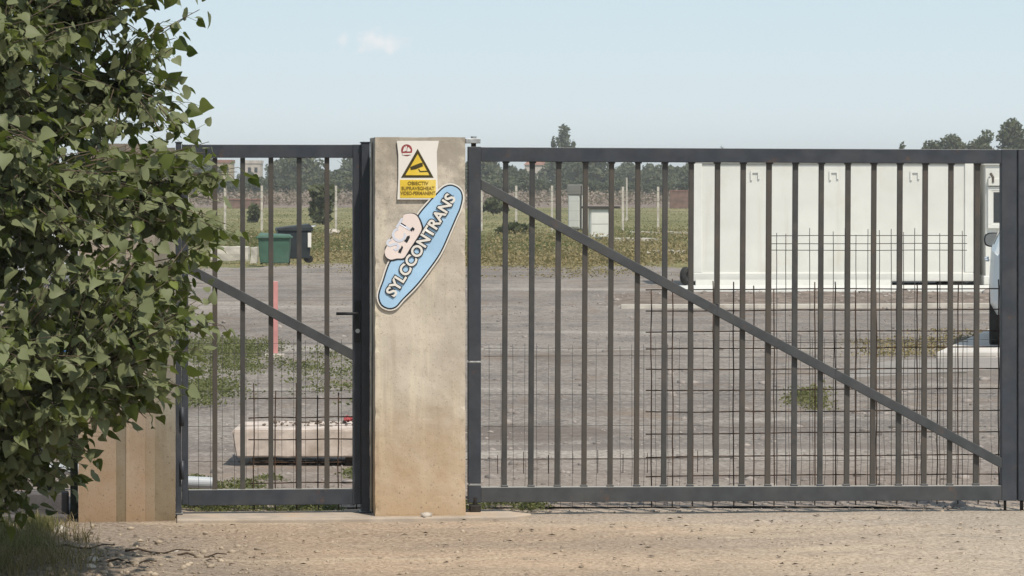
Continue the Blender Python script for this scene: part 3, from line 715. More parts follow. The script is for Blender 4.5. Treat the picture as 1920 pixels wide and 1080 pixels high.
mesh_panel('steel_mesh', 'small rusty reinforcing mesh behind the small gate', us, zs, V1, .0036, M['rebar'], rb, jag=.06, seed=2, z_bot=.03)
wm = 'thin welded wire fence panels behind the large gate'
def vb(c): return lambda z: -.035 * max(0, 1 - abs(z - c) / .09)
V2 = 1.6
us = [GL(x, 470, V2)[0] for x in (1456, 1473, 1518, 1562, 1584, 1605, 1627, 1649, 1671, 1694, 1715, 1762, 1804)]; zs = [GL(1600, y, V2)[1] for y in (441, 456, 471, 640, 700)]
mesh_panel('wire_fence', 'tall thin wire panel standing before the white cabin', us, zs, V2, .0024, M['wire'], wm, vb(zs[3]), .03, 3)
V3 = .45
us = [GL(x, 700, V3)[0] for x in np.arange(917, 1330, 22.3)]; zs = [GL(1000, y, V3)[1] for y in (653, 669, 740, 800, 862, 925)]
mesh_panel('wire_fence', 'low thin wire panel behind the left half of the large gate', us, zs, V3, .0012, M['wire'], wm, vb(zs[4]), .02, 4)
V6 = .38
us = [GL(x, 870, V6)[0] for x in (933, 982, 1028, 1074, 1121, 1168, 1214, 1262, 1308)]; zs = [GL(1000, 861, V6)[1]]
mesh_panel('wire_fence', 'single low strand of rusty wire with short spikes behind the large gate', us, zs, V6, .0022, M['rebar'], wm, None, .02, 8, .2, .035, GL(1000, 888, V6)[1])
V4 = .6
us = [GL(x, 700, V4)[0] for x in np.arange(1345, 1875, 22.3)]; zs = [GL(1000, y, V4)[1] for y in (640, 655, 671, 742, 804, 866, 925)]
mesh_panel('wire_fence', 'low thin wire panel behind the rusty reinforcing mesh', us, zs, V4, .0012, M['wire'], wm, vb(zs[5]), .02, 5)
V5 = .5
us = [GL(x, 700, V5)[0] for x in np.arange(350, 668, 22.3)]; zs = [GL(500, y, V5)[1] for y in (645, 661, 735, 800, 862, 925)]
mesh_panel('wire_fence', 'low thin wire panel behind the small gate', us, zs, V5, .0012, M['wire'], 'thin welded wire fence panels behind the large gate', vb(zs[4]), .02, 6)

# ------------------------------------------------------------------ fence left of the banded pillar
a = GL(139, 900)[0]
t = gthing('wire_fence', 'green wire mesh fence on a grey base left of the banded pillar', 'fence', a)
for uu in (0, -2.2): MB().box(uu - .02, uu + .02, -.03, .03, 0, 1.75).build('post', simple('dark green post', (.035, .045, .03), .6, .3, 8), t, bevel=.003)
mb = MB()
for i in range(44): mb.tube([(-.02 - i * .05, 0, .16), (-.02 - i * .05, 0, 1.7)], .0016, 4)
for z in np.arange(.2, 1.72, .16): mb.tube([(-2.2, .004, z), (-.02, .004, z)], .0016, 4)
mb.build('wire_mesh', M['wire'], t)
MB().box(-2.2, -.03, -.04, .10, -.03, .145).build('base_beam', M['greybase'], t, bevel=.012)
o = MB().slab([(-2.6, -.3), (-.03, -.22), (-.03, .6), (-2.6, .6)], -.05, .03).build('earth_step', M['greybase']); o.location = GW(a, 0); o.rotation_euler.z = TH; struct(o)

# ------------------------------------------------------------------ pipes, block and other yard things
def pipe(label, p0, p1, r):
    p0, p1 = Vector(p0), Vector(p1); t = thing('plastic_pipe', label, 'pipe', p0, 0, 'grey plastic pipes left of the small gate'); d = p1 - p0; u = d.normalized()
    a = u.orthogonal().normalized(); b = u.cross(a); n = 20; vs = []
    for q, rr in ((Vector(), r * .9), (Vector(), r), (d, r), (d, r * .9)):
        vs += [q + (a * math.cos(6.2832 * j / n) + b * math.sin(6.2832 * j / n)) * rr for j in range(n)]
    fs = [(k * n + j, k * n + (j + 1) % n, ((k + 1) % 4) * n + (j + 1) % n, ((k + 1) % 4) * n + j) for k in range(4) for j in range(n)]
    MB().add(vs, fs).build('pipe_wall', M['pvc'], t, smooth=False)
    MB().tube([d * .93, d * .94], r * .89, 16).build('bore_shade', M['gap'], t)  # dark disc standing in for the shade inside the pipe
Yp = 20.6
pipe('short grey pipe with open end by the wire fence', W(62, 885, Yp + .45), W(88, 914, Yp), .036)
pipe('grey pipe lying across behind the open ended pipe', W(60, 876, Yp + .8), W(100, 880, Yp + .75), .033)
pipe('grey pipe lying beside the banded pillar', W(106, 880, Yp + .7), W(150, 880, Yp + .8), .033)
pipe('grey pipe inside the small gate at its lower left', W(338, 903, 20.9), W(399, 906, 20.95), .034)
# precast block
Yb = 23.3
p = lambda x, y, d=0: W(x, y, Yb + d)
A0, A1, A2, A3 = p(442, 868), p(700, 864), p(700, 806), p(434, 806)
t = thing('concrete_block', 'long pale precast concrete block behind the small gate', 'concrete block', (A0.x, Yb, 0))
lx = lambda v: (v.x - A0.x, v.y - Yb, v.z)
dpt = Vector((0, .85, 0)); ins = Vector((-.015, .0, .0))
B = [A0, A1, A1 + dpt, A0 + dpt + Vector((.02, 0, 0)), A3, A2, A2 + dpt, A3 + dpt]
for q in (4, 5, 6, 7): B[q].z = A3.z
for q in (0, 1, 2, 3): B[q].z = .05
bo = MB().hexa([lx(v) for v in B]).build('block_body', M['block'], t)
bm = bmesh.new(); bm.from_mesh(bo.data); bmesh.ops.bevel(bm, geom=bm.edges[:], offset=.010, segments=2, affect='EDGES')
for _ in range(4): bmesh.ops.subdivide_edges(bm, edges=[e for e in bm.edges if e.calc_length() > .05], cuts=1, use_grid_fill=True)
bm.normal_update()
for v in bm.verts: v.co += v.normal * (.004 * mnoise.noise(v.co * 6) + .005 * mnoise.noise(v.co * 17))
bmesh.ops.triangulate(bm, faces=[f for f in bm.faces if len(f.verts) > 4]); bm.to_mesh(bo.data); bm.free()
for x in (.1, .7): MB().box(x, x + .12, .1, .7, -.02, .05).build('timber_bearer', M['wood'], t)
pp = [(A0.x + g.uniform(.15, .85), Yb + g.uniform(.3, .8), A3.z + g.uniform(0, .02)) for _ in range(60)]
stuff(mesh_np('debris', *stones(pp, g.uniform(.006, .02, 60), seed=5), M['soil']), 'dark debris lying on top of the pale concrete block', 'debris')
rp = W(654, 772, Yb + .6)
t = thing('red_cloth', 'small red rag lying on the far end of the concrete block', 'rag', (rp.x, rp.y, A3.z))
mb = MB()
nx = 8; vs = [((i - 4) * .008, (j - 4) * .009, .02 + .035 * (mnoise.noise((i * .5, j * .5, 1)) + .4) + .002) for j in range(nx) for i in range(nx)]
mb.add(vs, [(j * nx + i, j * nx + i + 1, (j + 1) * nx + i + 1, (j + 1) * nx + i) for j in range(nx - 1) for i in range(nx - 1)])
mb.build('cloth', M['red'], t, smooth=True).modifiers.new('thick', 'SOLIDIFY').thickness = .004
# pink stake
q0 = W(515, 665, GY(668)); t = thing('painted_stake', 'faded pink stake standing in the yard behind the small gate', 'stake', (q0.x, q0.y, 0))
MB().box(-.034, .034, -.034, .034, -.02, .79).build('stake_shaft', M['pink'], t, bevel=.005)
MB().box(-.1, .1, -.1, .1, -.02, .03).build('foot', M['pale_conc'], t, bevel=.01)

# ------------------------------------------------------------------ bins
def tapered(mb, x0, x1, y0, y1, z0, z1, k):
    cx_, cy_ = (x0 + x1) / 2, (y0 + y1) / 2; f = lambda x, c: c + (x - c) * k
    return mb.hexa([(f(x0, cx_), f(y0, cy_), z0), (f(x1, cx_), f(y0, cy_), z0), (f(x1, cx_), f(y1, cy_), z0), (f(x0, cx_), f(y1, cy_), z0), (x0, y0, z1), (x1, y0, z1), (x1, y1, z1), (x0, y1, z1)])
Yg = GY(496); a, b = W(482, 0, Yg).x, W(548, 0, Yg).x; w = b - a; ht = W(0, 442, Yg).z
t = thing('rubbish_bin', 'faded green plastic bin in front of the black bin', 'bin', ((a + b) / 2, Yg, 0), 0, 'bins at the far edge of the yard')
tapered(MB(), -w / 2 + .04, w / 2 - .04, -.28, .28, .03, ht - .05, .88).build('bin_body', M['green_bin'], t, bevel=.02)
MB().box(-w / 2, w / 2, -.32, .32, ht - .06, ht - .012).build('rim', M['green_bin'], t, bevel=.015)
MB().hexa([(-w / 2 + .03, -.3, ht - .01), (w / 2 - .03, -.3, ht - .01), (w / 2 - .03, .34, ht - .01), (-w / 2 + .03, .34, ht - .01), (-w / 2 + .06, -.26, ht + .04), (w / 2 - .06, -.26, ht + .02), (w / 2 - .06, .3, ht + .03), (-w / 2 + .06, .3, ht + .07)]).build('lid', M['green_bin'], t, bevel=.01)
for s in (-1, 1): MB().ring((s * (w / 2 - .09), .24, .075), 'x', .02, .075, .05).build('wheel', M['tyre'], t)
Yk = GY(494); a, b = W(513, 0, Yk).x, W(583, 0, Yk).x; w = b - a; ht = W(0, 424, Yk).z
t = thing('rubbish_bin', 'black plastic wheeled bin with sloping lid behind the green bin', 'bin', ((a + b) / 2, Yk + .75, 0), R(8), 'bins at the far edge of the yard')
tapered(MB(), -w / 2 + .03, w / 2 - .05, -.3, .3, .1, ht - .12, .9).build('bin_body', M['black_bin'], t, bevel=.02)
MB().box(-w / 2 + .01, w / 2 - .02, -.33, .33, ht - .12, ht - .07).build('rim', M['black_bin'], t, bevel=.012)
MB().hexa([(-w / 2, -.34, ht - .068), (w / 2, -.34, ht - .068), (w / 2, .36, ht - .068), (-w / 2, .36, ht - .068), (-w / 2 + .02, -.32, ht - .04), (w / 2 - .1, -.32, ht + .05), (w / 2 - .1, .34, ht + .05), (-w / 2 + .02, .34, ht - .04)]).build('lid', M['black_bin'], t, bevel=.01)
MB().tube([(w / 2 - .02, -.2, ht - .02), (w / 2 + .05, -.2, ht + .0), (w / 2 + .05, .2, ht + .0), (w / 2 - .02, .2, ht - .02)], .016, 8).build('handle', M['zinc'], t)
MB().box(w / 2 - .14, w / 2 - .06, -.328, -.285, ht - .5, ht - .16).build('sticker', M['s_white'], t)
for s in (-1, 1): MB().ring((w / 2 - .10, s * .2, .09), 'y', .02, .09, .05).build('wheel', M['tyre'], t)
# low pale blocks beside the bins
for x0, x1, y0, y1, lab in ((394, 466, 462, 490, 'low pinkish concrete block left of the bins'), (469, 482, 463, 494, 'small tan block touching the green bin')):
    Yq = GY(y1); a, b = W(x0, 0, Yq).x, W(x1, 0, Yq).x; h = W(0, y0, Yq).z
    t = thing('low_block', lab, 'block', ((a + b) / 2, Yq, 0)); rough_block([(-(b - a) / 2, 0), ((b - a) / 2, 0), ((b - a) / 2, .5), (-(b - a) / 2, .5)], h, 'block_body', M['pale_conc'], t, 5, .02, .2)

# ------------------------------------------------------------------ white site cabin
Yc = 66.0
a, b = W(1300, 0, Yc).x, W(1826, 0, Yc).x; L = b - a; ht = W(0, 289, Yc).z; s = F / Yc
t = thing('site_cabin', 'long white panelled site cabin behind the large gate', 'cabin', (a, Yc, .035), R(0.6), 'white site cabins')
MB().box(.06, L - .06, .02, 2.4, .19, ht - .2).build('wall', M['white_metal'], t)
MB().box(0, L, -.02, 2.42, ht - .2, ht).build('roof_beam', M['white_trim'], t, bevel=.015)
MB().box(0, L, -.02, 2.42, .03, .19).build('floor_beam', M['white_trim'], t, bevel=.015)
for x in (0, L - .16): MB().box(x, x + .16, -.012, .15, .19, ht - .2).build('corner_post', M['white_trim'], t, bevel=.012)
MB().box(.16, L - .16, .008, .0208, ht - .226, ht - .2).build('drip_edge', simple('drip edge grey', (.34, .33, .30), .7, .1), t)  # thin grey line under the roof beam
for px in (1416, 1564, 1716):
    x = (px - 1300) / s; z = ht - .34; mb = MB(); wv = .085
    mb.box(x - wv, x - wv + .035, -.004, .0195, z - .17, z - .035); mb.box(x + wv - .035, x + wv, -.004, .0195, z - .15, z - .035); mb.box(x - wv, x + wv, -.004, .0195, z - .035, z)
    mb.build('lifting_bracket', M['white_trim'], t)
mb = MB()
for i in range(17): x = (1552 - 1300) / s + i * .032; mb.box(x, x + .02, -.0235, -.0195, ht - .16 + rnd.uniform(-.012, .012), ht - .10 + rnd.uniform(-.014, .014))
mb.build('faded_marking', simple('faded blue grey marking', (.16, .18, .24), .7, .2), t)
for x in (.1, L / 2, L - .4): MB().box(x, x + .25, .1, 2.3, -.07, .03).build('bearer', M['wood'], t)
MB().box(.02, L * .70, -.38, -.30, -.06, .07).build('step_plank', M['white_trim'], t)
a2 = W(1843, 0, Yc).x
t = thing('site_cabin', 'white cabin with a dark window, right of the long panelled cabin', 'cabin', (a2, Yc - .1, 0), R(0.6), 'white site cabins')
MB().box(.04, 4.9, .02, 2.4, .17, ht - .2).build('wall', M['white_metal'], t)
MB().box(0, 4.94, -.02, 2.42, ht - .2, ht + .02).build('roof_beam', M['white_trim'], t, bevel=.015)
MB().box(0, 4.94, -.02, 2.42, .0, .17).build('floor_beam', M['white_trim'], t, bevel=.015)
for wx in (.075, 2.2):
    w0 = W(0, 350, Yc).z; w1 = W(0, 428, Yc).z
    fr = MB(); fr.box(wx, wx + 1.1, -.03, .03, w0 - .07, w0); fr.box(wx, wx + 1.1, -.03, .03, w1, w1 + .07); fr.box(wx, wx + .07, -.03, .03, w1 + .07, w0 - .07); fr.box(wx + 1.03, wx + 1.1, -.03, .03, w1 + .07, w0 - .07)
    fo = fr.build('window', M['white_trim'], t, bevel=.006)
    MB().box(wx + .1, wx + 1.0, -.012, .018, w1 + .1, w0 - .1).build('pane', M['glass'], fo)
    sa = MB(); sa.box(wx + .07, wx + .1, -.02, .025, w1 + .07, w0 - .07); sa.box(wx + 1.0, wx + 1.03, -.02, .025, w1 + .07, w0 - .07); sa.box(wx + .1, wx + 1.0, -.02, .025, w1 + .07, w1 + .1); sa.box(wx + .1, wx + 1.0, -.02, .025, w0 - .1, w0 - .07)
    sa.build('sash', M['white_trim'], fo)
    MB().box(wx, wx + 1.1, -.07, .018, w0 + .015, w0 + .15).build('shutter_box', M['white_metal'], fo, bevel=.01)
MB().tube([(.12, -.03, ht - .35), (.16, -.06, ht - .42), (.16, -.06, ht - .52)], .025, 8).build('cable_inlet', M['wood'], t)
for x in (.1, 4.4): MB().box(x, x + .2, .1, 2.3, -.05, 0).build('bearer', M['wood'], t)
# plinth and the tyre leaning at the cabin corner
x0, x1 = W(1283, 0, 63.4).x, W(2000, 0, 63.4).x
struct(MB().box(x0, x1, 62.3, 65.8, -.05, .005).build('concrete_pad', M['white_trim']))
tp = W(1286, 530, 65.4); t = thing('old_tyre', 'small black tyre leaning at the left end of the long cabin', 'tyre', (tp.x, 65.6, .005), R(65))
mb = MB(); n, m_ = 28, 10
vs = [((.11 + .06 * math.cos(6.2832 * j / m_)) * math.cos(6.2832 * i / n), .06 * math.sin(6.2832 * j / m_), .17 + (.11 + .06 * math.cos(6.2832 * j / m_)) * math.sin(6.2832 * i / n)) for i in range(n) for j in range(m_)]
mb.add(vs, [(i * m_ + j, ((i + 1) % n) * m_ + j, ((i + 1) % n) * m_ + (j + 1) % m_, i * m_ + (j + 1) % m_) for i in range(n) for j in range(m_)]).build('tyre_casing', M['tyre'], t, smooth=True)

# ------------------------------------------------------------------ vehicles
def vehicle(name, label, loc, rz, stations, mat, wheels, wr, group=None, glass=True, orange=False):
    """stations: (y, half width, sill z, belt z, roof z, roof half width); the vehicle's nose is at large y"""
    t = thing(name, label, 'car' if name == 'parked_car' else 'van', loc, rz, group); vs, fs = [], []; k = 12
    for y, hw, zs_, zb_, zr, rw in stations:
        ring = [(-hw * .92, zs_), (-hw, zs_ + .12), (-hw * 1.01, (zs_ + zb_) / 2), (-hw * .985, zb_), (-rw, zr - .05), (-rw * .86, zr), (rw * .86, zr), (rw, zr - .05), (hw * .985, zb_), (hw * 1.01, (zs_ + zb_) / 2), (hw, zs_ + .12), (hw * .92, zs_)]
        vs += [(x, y, z) for x, z in ring]
    n = len(stations)
    fs = [(i * k + j, i * k + (j + 1) % k, (i + 1) * k + (j + 1) % k, (i + 1) * k + j) for i in range(n - 1) for j in range(k)]
    fs += [tuple(range(k)), tuple(range((n - 1) * k, n * k))]
    o = MB().add(vs, fs).build('body', mat, t, bevel=.02, smooth=False)
    if glass:
        cab = [q for q in stations if q[4] - q[3] > .3]; (y0, h0, _, b0, r0, w0), (y1, h1, _, b1, r1, w1) = cab[0], cab[-1]
        for sx in (-1, 1):
            def sp(q, f): return (sx * (q[1] * .985 + (q[5] - q[1] * .985) * f + .006), q[0], q[3] + (q[4] - .05 - q[3]) * f)
            for i in range(len(cab) - 1):
                qa, qb = cab[i], cab[i + 1]
                pa, pb, pc, pd = [Vector(sp(q, f)) for q, f in ((qa, .08), (qb, .08), (qb, .92), (qa, .92))]; cc = (pa + pb + pc + pd) / 4
                vv = [cc + (p_ - cc) * .93 for p_ in (pa, pb, pc, pd)]; dn = Vector((-sx * .02, 0, 0))
                MB().hexa([vv[0] + dn, vv[1] + dn, vv[1], vv[0], vv[3] + dn, vv[2] + dn, vv[2], vv[3]]).build('side_window', M['glass'], t)
                MB().tube([(sx * (qa[1] * 1.01 + .012), qa[0] + .25, qa[3] - .12), (sx * (qa[1] * 1.01 + .04), qa[0] + .28, qa[3] - .12), (sx * (qa[1] * 1.01 + .04), qa[0] + .42, qa[3] - .12), (sx * (qa[1] * 1.01 + .012), qa[0] + .45, qa[3] - .12)], .013, 6).build('door_handle', mat, t)
    hw = max(q[1] for q in stations)
    for y in wheels:
        for sx in (-1, 1):
            wo_ = MB().ring((sx * (hw - .10), y, wr), 'x', wr * .62, wr, .21, 32).build('wheel', M['tyre'], t, bevel=.015)
            rm = MB(); rm.tube([(sx * (hw - .16), y, wr), (sx * (hw - .03), y, wr)], wr * .16, 12)
            for q in range(5):
                an = q * 1.2566; rm.tube([(sx * (hw - .04), y, wr), (sx * (hw - .03), y + math.cos(an) * wr * .6, wr + math.sin(an) * wr * .6)], .03, 5)
            rm.ring((sx * (hw - .09), y, wr), 'x', wr * .55, wr * .62, .17, 28); rm.build('rim', M['rim'], wo_)
    yb = stations[0][0]; ym = [q for q in stations if q[4] - q[3] > .3][-1]
    for sx in (-1, 1):
        MB().box(sx * stations[0][1] * .9 - .08, sx * stations[0][1] * .9 + .08, yb - .02, yb + .05, ym[3] - .22, ym[3] + .05).build('tail_light', M['lamp_red'], t, bevel=.015)
        mx_ = sx * (ym[1] - .035); zc = ym[3] + .10; vs = []
        for yy, f in ((0, .92), (.03, 1.0), (.09, .8), (.14, .35)):
            vs += [(mx_ + .105 * f * math.copysign(abs(math.cos(a_)) ** .7, math.cos(a_)), ym[0] - .25 + yy, zc + .085 * f * math.copysign(abs(math.sin(a_)) ** .7, math.sin(a_))) for a_ in np.linspace(0, 2 * math.pi, 20, endpoint=False)]
        hs = MB().add(vs, [(i * 20 + j, i * 20 + (j + 1) % 20, (i + 1) * 20 + (j + 1) % 20, (i + 1) * 20 + j) for i in range(3) for j in range(20)] + [tuple(range(20)), tuple(range(60, 80))]).build('mirror', M['black'], t, smooth=True)
        gl = [(mx_ + .088 * math.copysign(abs(math.cos(a_)) ** .7, math.cos(a_)), zc + .07 * math.copysign(abs(math.sin(a_)) ** .7, math.sin(a_))) for a_ in np.linspace(0, 2 * math.pi, 20, endpoint=False)]
        MB().prism(gl, ym[0] - .256, ym[0] - .249).build('mirror_glass', M['mirror'], hs)
        MB().tube([(mx_ - sx * .03, ym[0] - .2, zc - .04), (sx * ym[1] * .97, ym[0] - .16, ym[3] - .01)], .022, 8).build('mirror_arm', M['black'], hs)
    MB().box(-hw * .9, hw * .9, yb - .06, yb + .02, stations[0][2] + .02, stations[0][2] + .28).build('bumper', mat if not orange else M['black'], t, bevel=.03)
    return t
suv = [(-.02, .78, .42, .95, 1.02, .72), (.10, .86, .36, 1.02, 1.30, .68), (.42, .89, .34, 1.05, 1.62, .64), (1.35, .90, .32, 1.05, 1.66, .64), (2.35, .90, .32, 1.04, 1.62, .63), (2.75, .90, .32, 1.03, 1.40, .66), (3.15, .90, .33, 1.00, 1.08, .74), (3.95, .87, .35, .94, .98, .76), (4.25, .78, .40, .82, .86, .66)]
cp = W(1853, 662, 39.8)
ca_ = math.atan2(-(1853 - 960), F) - R(.15)
dirx = Vector((math.sin(-ca_), math.cos(ca_), 0)); side = Vector((dirx.y, -dirx.x, 0))
cc = cp + side * .915 - dirx * .6
vehicle('parked_car', 'pale silver car seen from behind at the right edge of the large gate', (cc.x, cc.y, .05), ca_, suv, M['car'], (.80, 3.35), .34)
van = [(0, .92, .35, 1.25, 1.95, .86), (.1, .95, .32, 1.25, 2.05, .88), (2.6, .95, .32, 1.25, 2.08, .88), (3.5, .95, .32, 1.25, 2.05, .86), (3.9, .95, .33, 1.22, 1.75, .84), (4.5, .93, .34, 1.1, 1.2, .82), (4.9, .85, .4, .9, .95, .72)]
vp = W(235, 0, 56)
vehicle('parked_van', 'white van glimpsed through the leaves of the leafy tree', (vp.x, 56, 0), R(70), van, simple('white van paint', (.66, .66, .64), .4, .05, 2), (.9, 3.8), .33)
op = W(309, 0, 50); t = thing('warning_board', 'orange board on a post glimpsed through the leafy tree', 'board', (op.x, 50, 0))
MB().box(-.11, .11, -.02, .02, .55, .95).build('board', M['orange'], t, bevel=.005); MB().box(-.03, .03, .02, .06, -.02, .9).build('post', M['s_white'], t)
bp = W(62, 735, 24.5); t = thing('plastic_drum', 'blue plastic drum lying behind the leafy tree and the wire fence', 'drum', (bp.x - .42, 24.5, 0))
MB().tube([(0, 0, .42), (.05, 0, .42), (.42, 0, .42), (.80, 0, .42), (.85, 0, .42)], .28, 24).build('drum_body', M['blue'], t, bevel=.02)
for x in (.22, .6): MB().ring((x, 0, .42), 'x', .27, .295, .04, 24).build('hoop', M['blue'], t)
mb = MB(); mb.box(.1, .2, -.3, .3, -.02, .14); mb.box(.65, .75, -.3, .3, -.02, .14); mb.build('cradle', M['wood'], t)

# ------------------------------------------------------------------ far booths, slabs, fence
Yt = 150
a, b = W(1060, 0, Yt).x, W(1093, 0, Yt).x; w = b - a; h = W(0, 346, Yt).z
t = thing('portable_booth', 'tall narrow white booth with a grey top beyond the yard', 'booth', ((a + b) / 2, Yt, 0), R(-28))
w2 = .58
MB().box(-w2 * .5, w2 * .5, 0, .6, .05, h * .77).build('wall', M['white_metal'], t, bevel=.02)
MB().box(-w2 * .5 - .02, w2 * .5 + .02, -.05, .65, h * .77, h).build('roof', simple('grey plastic top', (.22, .21, .19), .7, .15, 2), t, bevel=.03)
MB().box(-w2 * .5 + .05, w2 * .5 - .06, -.03, 0, .12, h * .75).build('door', M['white_trim'], t, bevel=.01)
MB().box(w2 * .5 + .001, w2 * .5 + .04, -.02, .05, .05, h * .98).build('edge_profile', M['gap'], t)
MB().box(-w2 * .5, w2 * .5, 0, .6, -.05, .05).build('base', M['gap'], t)
Yt = GY(449); a, b = W(1107, 0, Yt).x, W(1142, 0, Yt).x; h = W(0, 391, Yt).z; w = b - a
t = thing('metal_cabinet', 'pale metal cabinet with a dark plank on top beyond the yard', 'cabinet', (a, Yt, 0), R(5))
MB().box(0, w, 0, .6, .04, h).build('cabinet_body', M['white_metal'], t, bevel=.015)
MB().box(.03, w - .03, -.02, 0, h * .5, h - .05).build('door', M['white_trim'], t, bevel=.008); MB().box(.03, w - .03, -.02, 0, .08, h * .48).build('door', M['white_trim'], t, bevel=.008)
MB().box(-.02, w + .02, -.02, .62, -.04, .04).build('base', M['gap'], t)
MB().box(-.22, w + .38, -.1, .7, h, h + .075).build('top_plank', M['gap'], t)
for x0, x1, y, lab in ((1150, 1236, 453, 'long pale slab lying beyond the pale cabinet'), (1212, 1292, 481, 'short pale slab lying left of the long cabin'), (1180, 1300, 440, 'thin pale slab lying farthest out before the field')):
    Yq = GY(y); a, b = W(x0, 0, Yq).x, W(x1, 0, Yq).x
    t = thing('pale_slab', lab, 'slab', (a, Yq, 0), 0, 'pale slabs at the field edge'); rough_block([(0, 0), (b - a, .1), (b - a, .7), (0, .6)], .12 if y < 480 else .16, 'slab_body', M['pale_conc'], t, y, .03, .3)
Yf = GY(432)
def far_fence(label, posts, Y, top, cap=None):
    t = thing('field_fence', label, 'fence', (W(posts[0], 0, Y).x, Y, 0)); x0 = W(posts[0], 0, Y).x; zt = W(0, top, Y).z
    for px in posts: MB().box(W(px, 0, Y).x - x0 - .045, W(px, 0, Y).x - x0 + .045, -.045, .045, -.05, zt).build('post', M['pale_conc'], t)
    mb = MB()
    for z in (.4, .8, 1.2, 1.6): mb.tube([(0, -.05, z), (W(posts[-1], 0, Y).x - x0, -.05, z)], .004, 4)
    mb.build('wire', M['wire'], t)
far_fence('wire fence on pale posts across the field beyond the bins', (282, 352, 422, 491, 561, 630, 699, 769, 838, 903, 968, 1035, 1101), Yf, 348)
far_fence('wire fence on pale posts left of the long cabin', (1168, 1234, 1300, 1366, 1432), Yf - 3, 350)
q0 = W(1175, 0, 190); t = thing('tall_post', 'taller pale post rising behind the field fence', 'post', (q0.x, 190, 0))
MB().tube([(0, 0, -.05), (0, 0, W(0, 333, 190).z)], .045, 8).build('post_shaft', M['pale_conc'], t); MB().box(-.07, .07, -.07, .07, -.05, .15).build('footing', M['pale_conc'], t)
# white stone at the far fence and stones near the left pillar
def stone_thing(label, p, s, seed, group):
    V, Fc = stones([(0, 0, 0)], [s], .6, seed); tag(mesh_np('pale_stone', V, Fc, M['stone']), label, 'stone', group).location = p
stone_thing('bright white stone in the grass left of the banded pillar', ground_px(112, 1001), .06, 1, 'pale stones on the verge')
for i, (x, y, s_, lab) in enumerate(((172, 1054, .045, 'pale stone at the edge of the dirt track, farthest to the left'), (170, 1070, .04, 'pale stone nearest the bottom edge of the photo'), (254, 1034, .03, 'small tan stone beside the dead twigs'), (330, 1038, .02, 'tiny pale stone right of the dead twigs'), (800, 973, .035, 'grey brown stone at the foot of the central pillar'))):
    p = ground_px(x, y) if y > 980 else tuple(GW(GL(x, y, -.3)[0], -.3, .03)); stone_thing(lab, p, s_, 10 + i, 'pale stones on the verge')
stone_thing('white boulder in the weeds right of the bins', tuple(W(624, 0, 130).xy) + (.15,), .28, 31, 'pale stones on the verge')

# ------------------------------------------------------------------ far field
g = np.random.default_rng(5)
pts = []
for _ in range(4200):
    y = 92 * (330 / 92) ** g.random() ; x = g.uniform(-.17, .17) * y; pts.append((x, y, -.05))
stuff(leafy('meadow_grass', M['field'], pts, .12, .9, 22, .085, 6, .45), 'rough green and straw meadow between the yard and the russet weeds', 'grass')
pts = []
for _ in range(2600):
    y = g.uniform(325, 400); x = g.uniform(-.17, .17) * y; pts.append((x, y, -.05))
stuff(leafy('russet_weeds', M['russet'], pts, 1.6, 1.1, 34, .32, 8), 'band of tall dry russet weeds along the far side of the meadow', 'weeds')
o = sheet('russet_bank', np.arange(-95, 96, 5.), np.array([318., 335, 380, 410]), lambda x, y: -.05 + (.35 if 330 < y < 400 else 0) + .1 * mnoise.noise((x * .1, y, 0)), simple('russet soil', (.19, .145, .115), .95, .3, .3))
# low red walls in the weeds
for x0, x1, y0, y1, lab in ((426, 494, 373, 389, 'low red brick wall in the field seen through the small gate'), (1256, 1345, 357, 372, 'long red brick wall left of the cabin beyond the field')):
    Yq = 305; a, b = W(x0, 0, Yq).x, W(x1, 0, Yq).x; z1, z0 = W(0, y0, Yq).z, W(0, y1, Yq).z
    t = thing('brick_wall', lab, 'wall', (a, Yq, 0)); MB().box(0, b - a, 0, .3, -.05, z1 - .08).build('wall_body', simple('red brick', (.18, .115, .09), .9, .3, 2.5), t)
    MB().box(-.05, b - a + .05, -.04, .34, z1 - .08, z1).build('coping', simple('coping brick', (.27, .14, .11), .9, .3, 2.5), t)

def foliage(name, mat, parent, blobs, n, size, seed, flat_=.5):
    """many small leaf-clump faces through lumpy ellipsoid volumes"""
    gg = np.random.default_rng(seed); V = []
    vol = np.array([b[3] * b[4] for b in blobs]); pick = gg.choice(len(blobs), n, p=vol / vol.sum())
    for i in pick:
        cx_, cy_, cz_, rx, rz_ = blobs[i]; d = gg.normal(size=3); d /= np.linalg.norm(d); r = gg.random() ** .42
        c = np.array([cx_, cy_, cz_]) + d * r * np.array([rx, rx, rz_]); s_ = size * gg.uniform(.5, 1.3)
        a1 = gg.normal(size=3); a1 /= np.linalg.norm(a1); a2 = np.cross(a1, d + gg.normal(0, .6, 3)); a2 /= np.linalg.norm(a2) + 1e-6
        V += [c - a1 * s_, c + a2 * s_ * .55 - a1 * s_ * .1, c + a1 * s_, c - a2 * s_ * .55 + a1 * s_ * .2]
    V = np.array(V); return mesh_np(name, V, np.arange(len(V)).reshape(-1, 4), mat, parent)
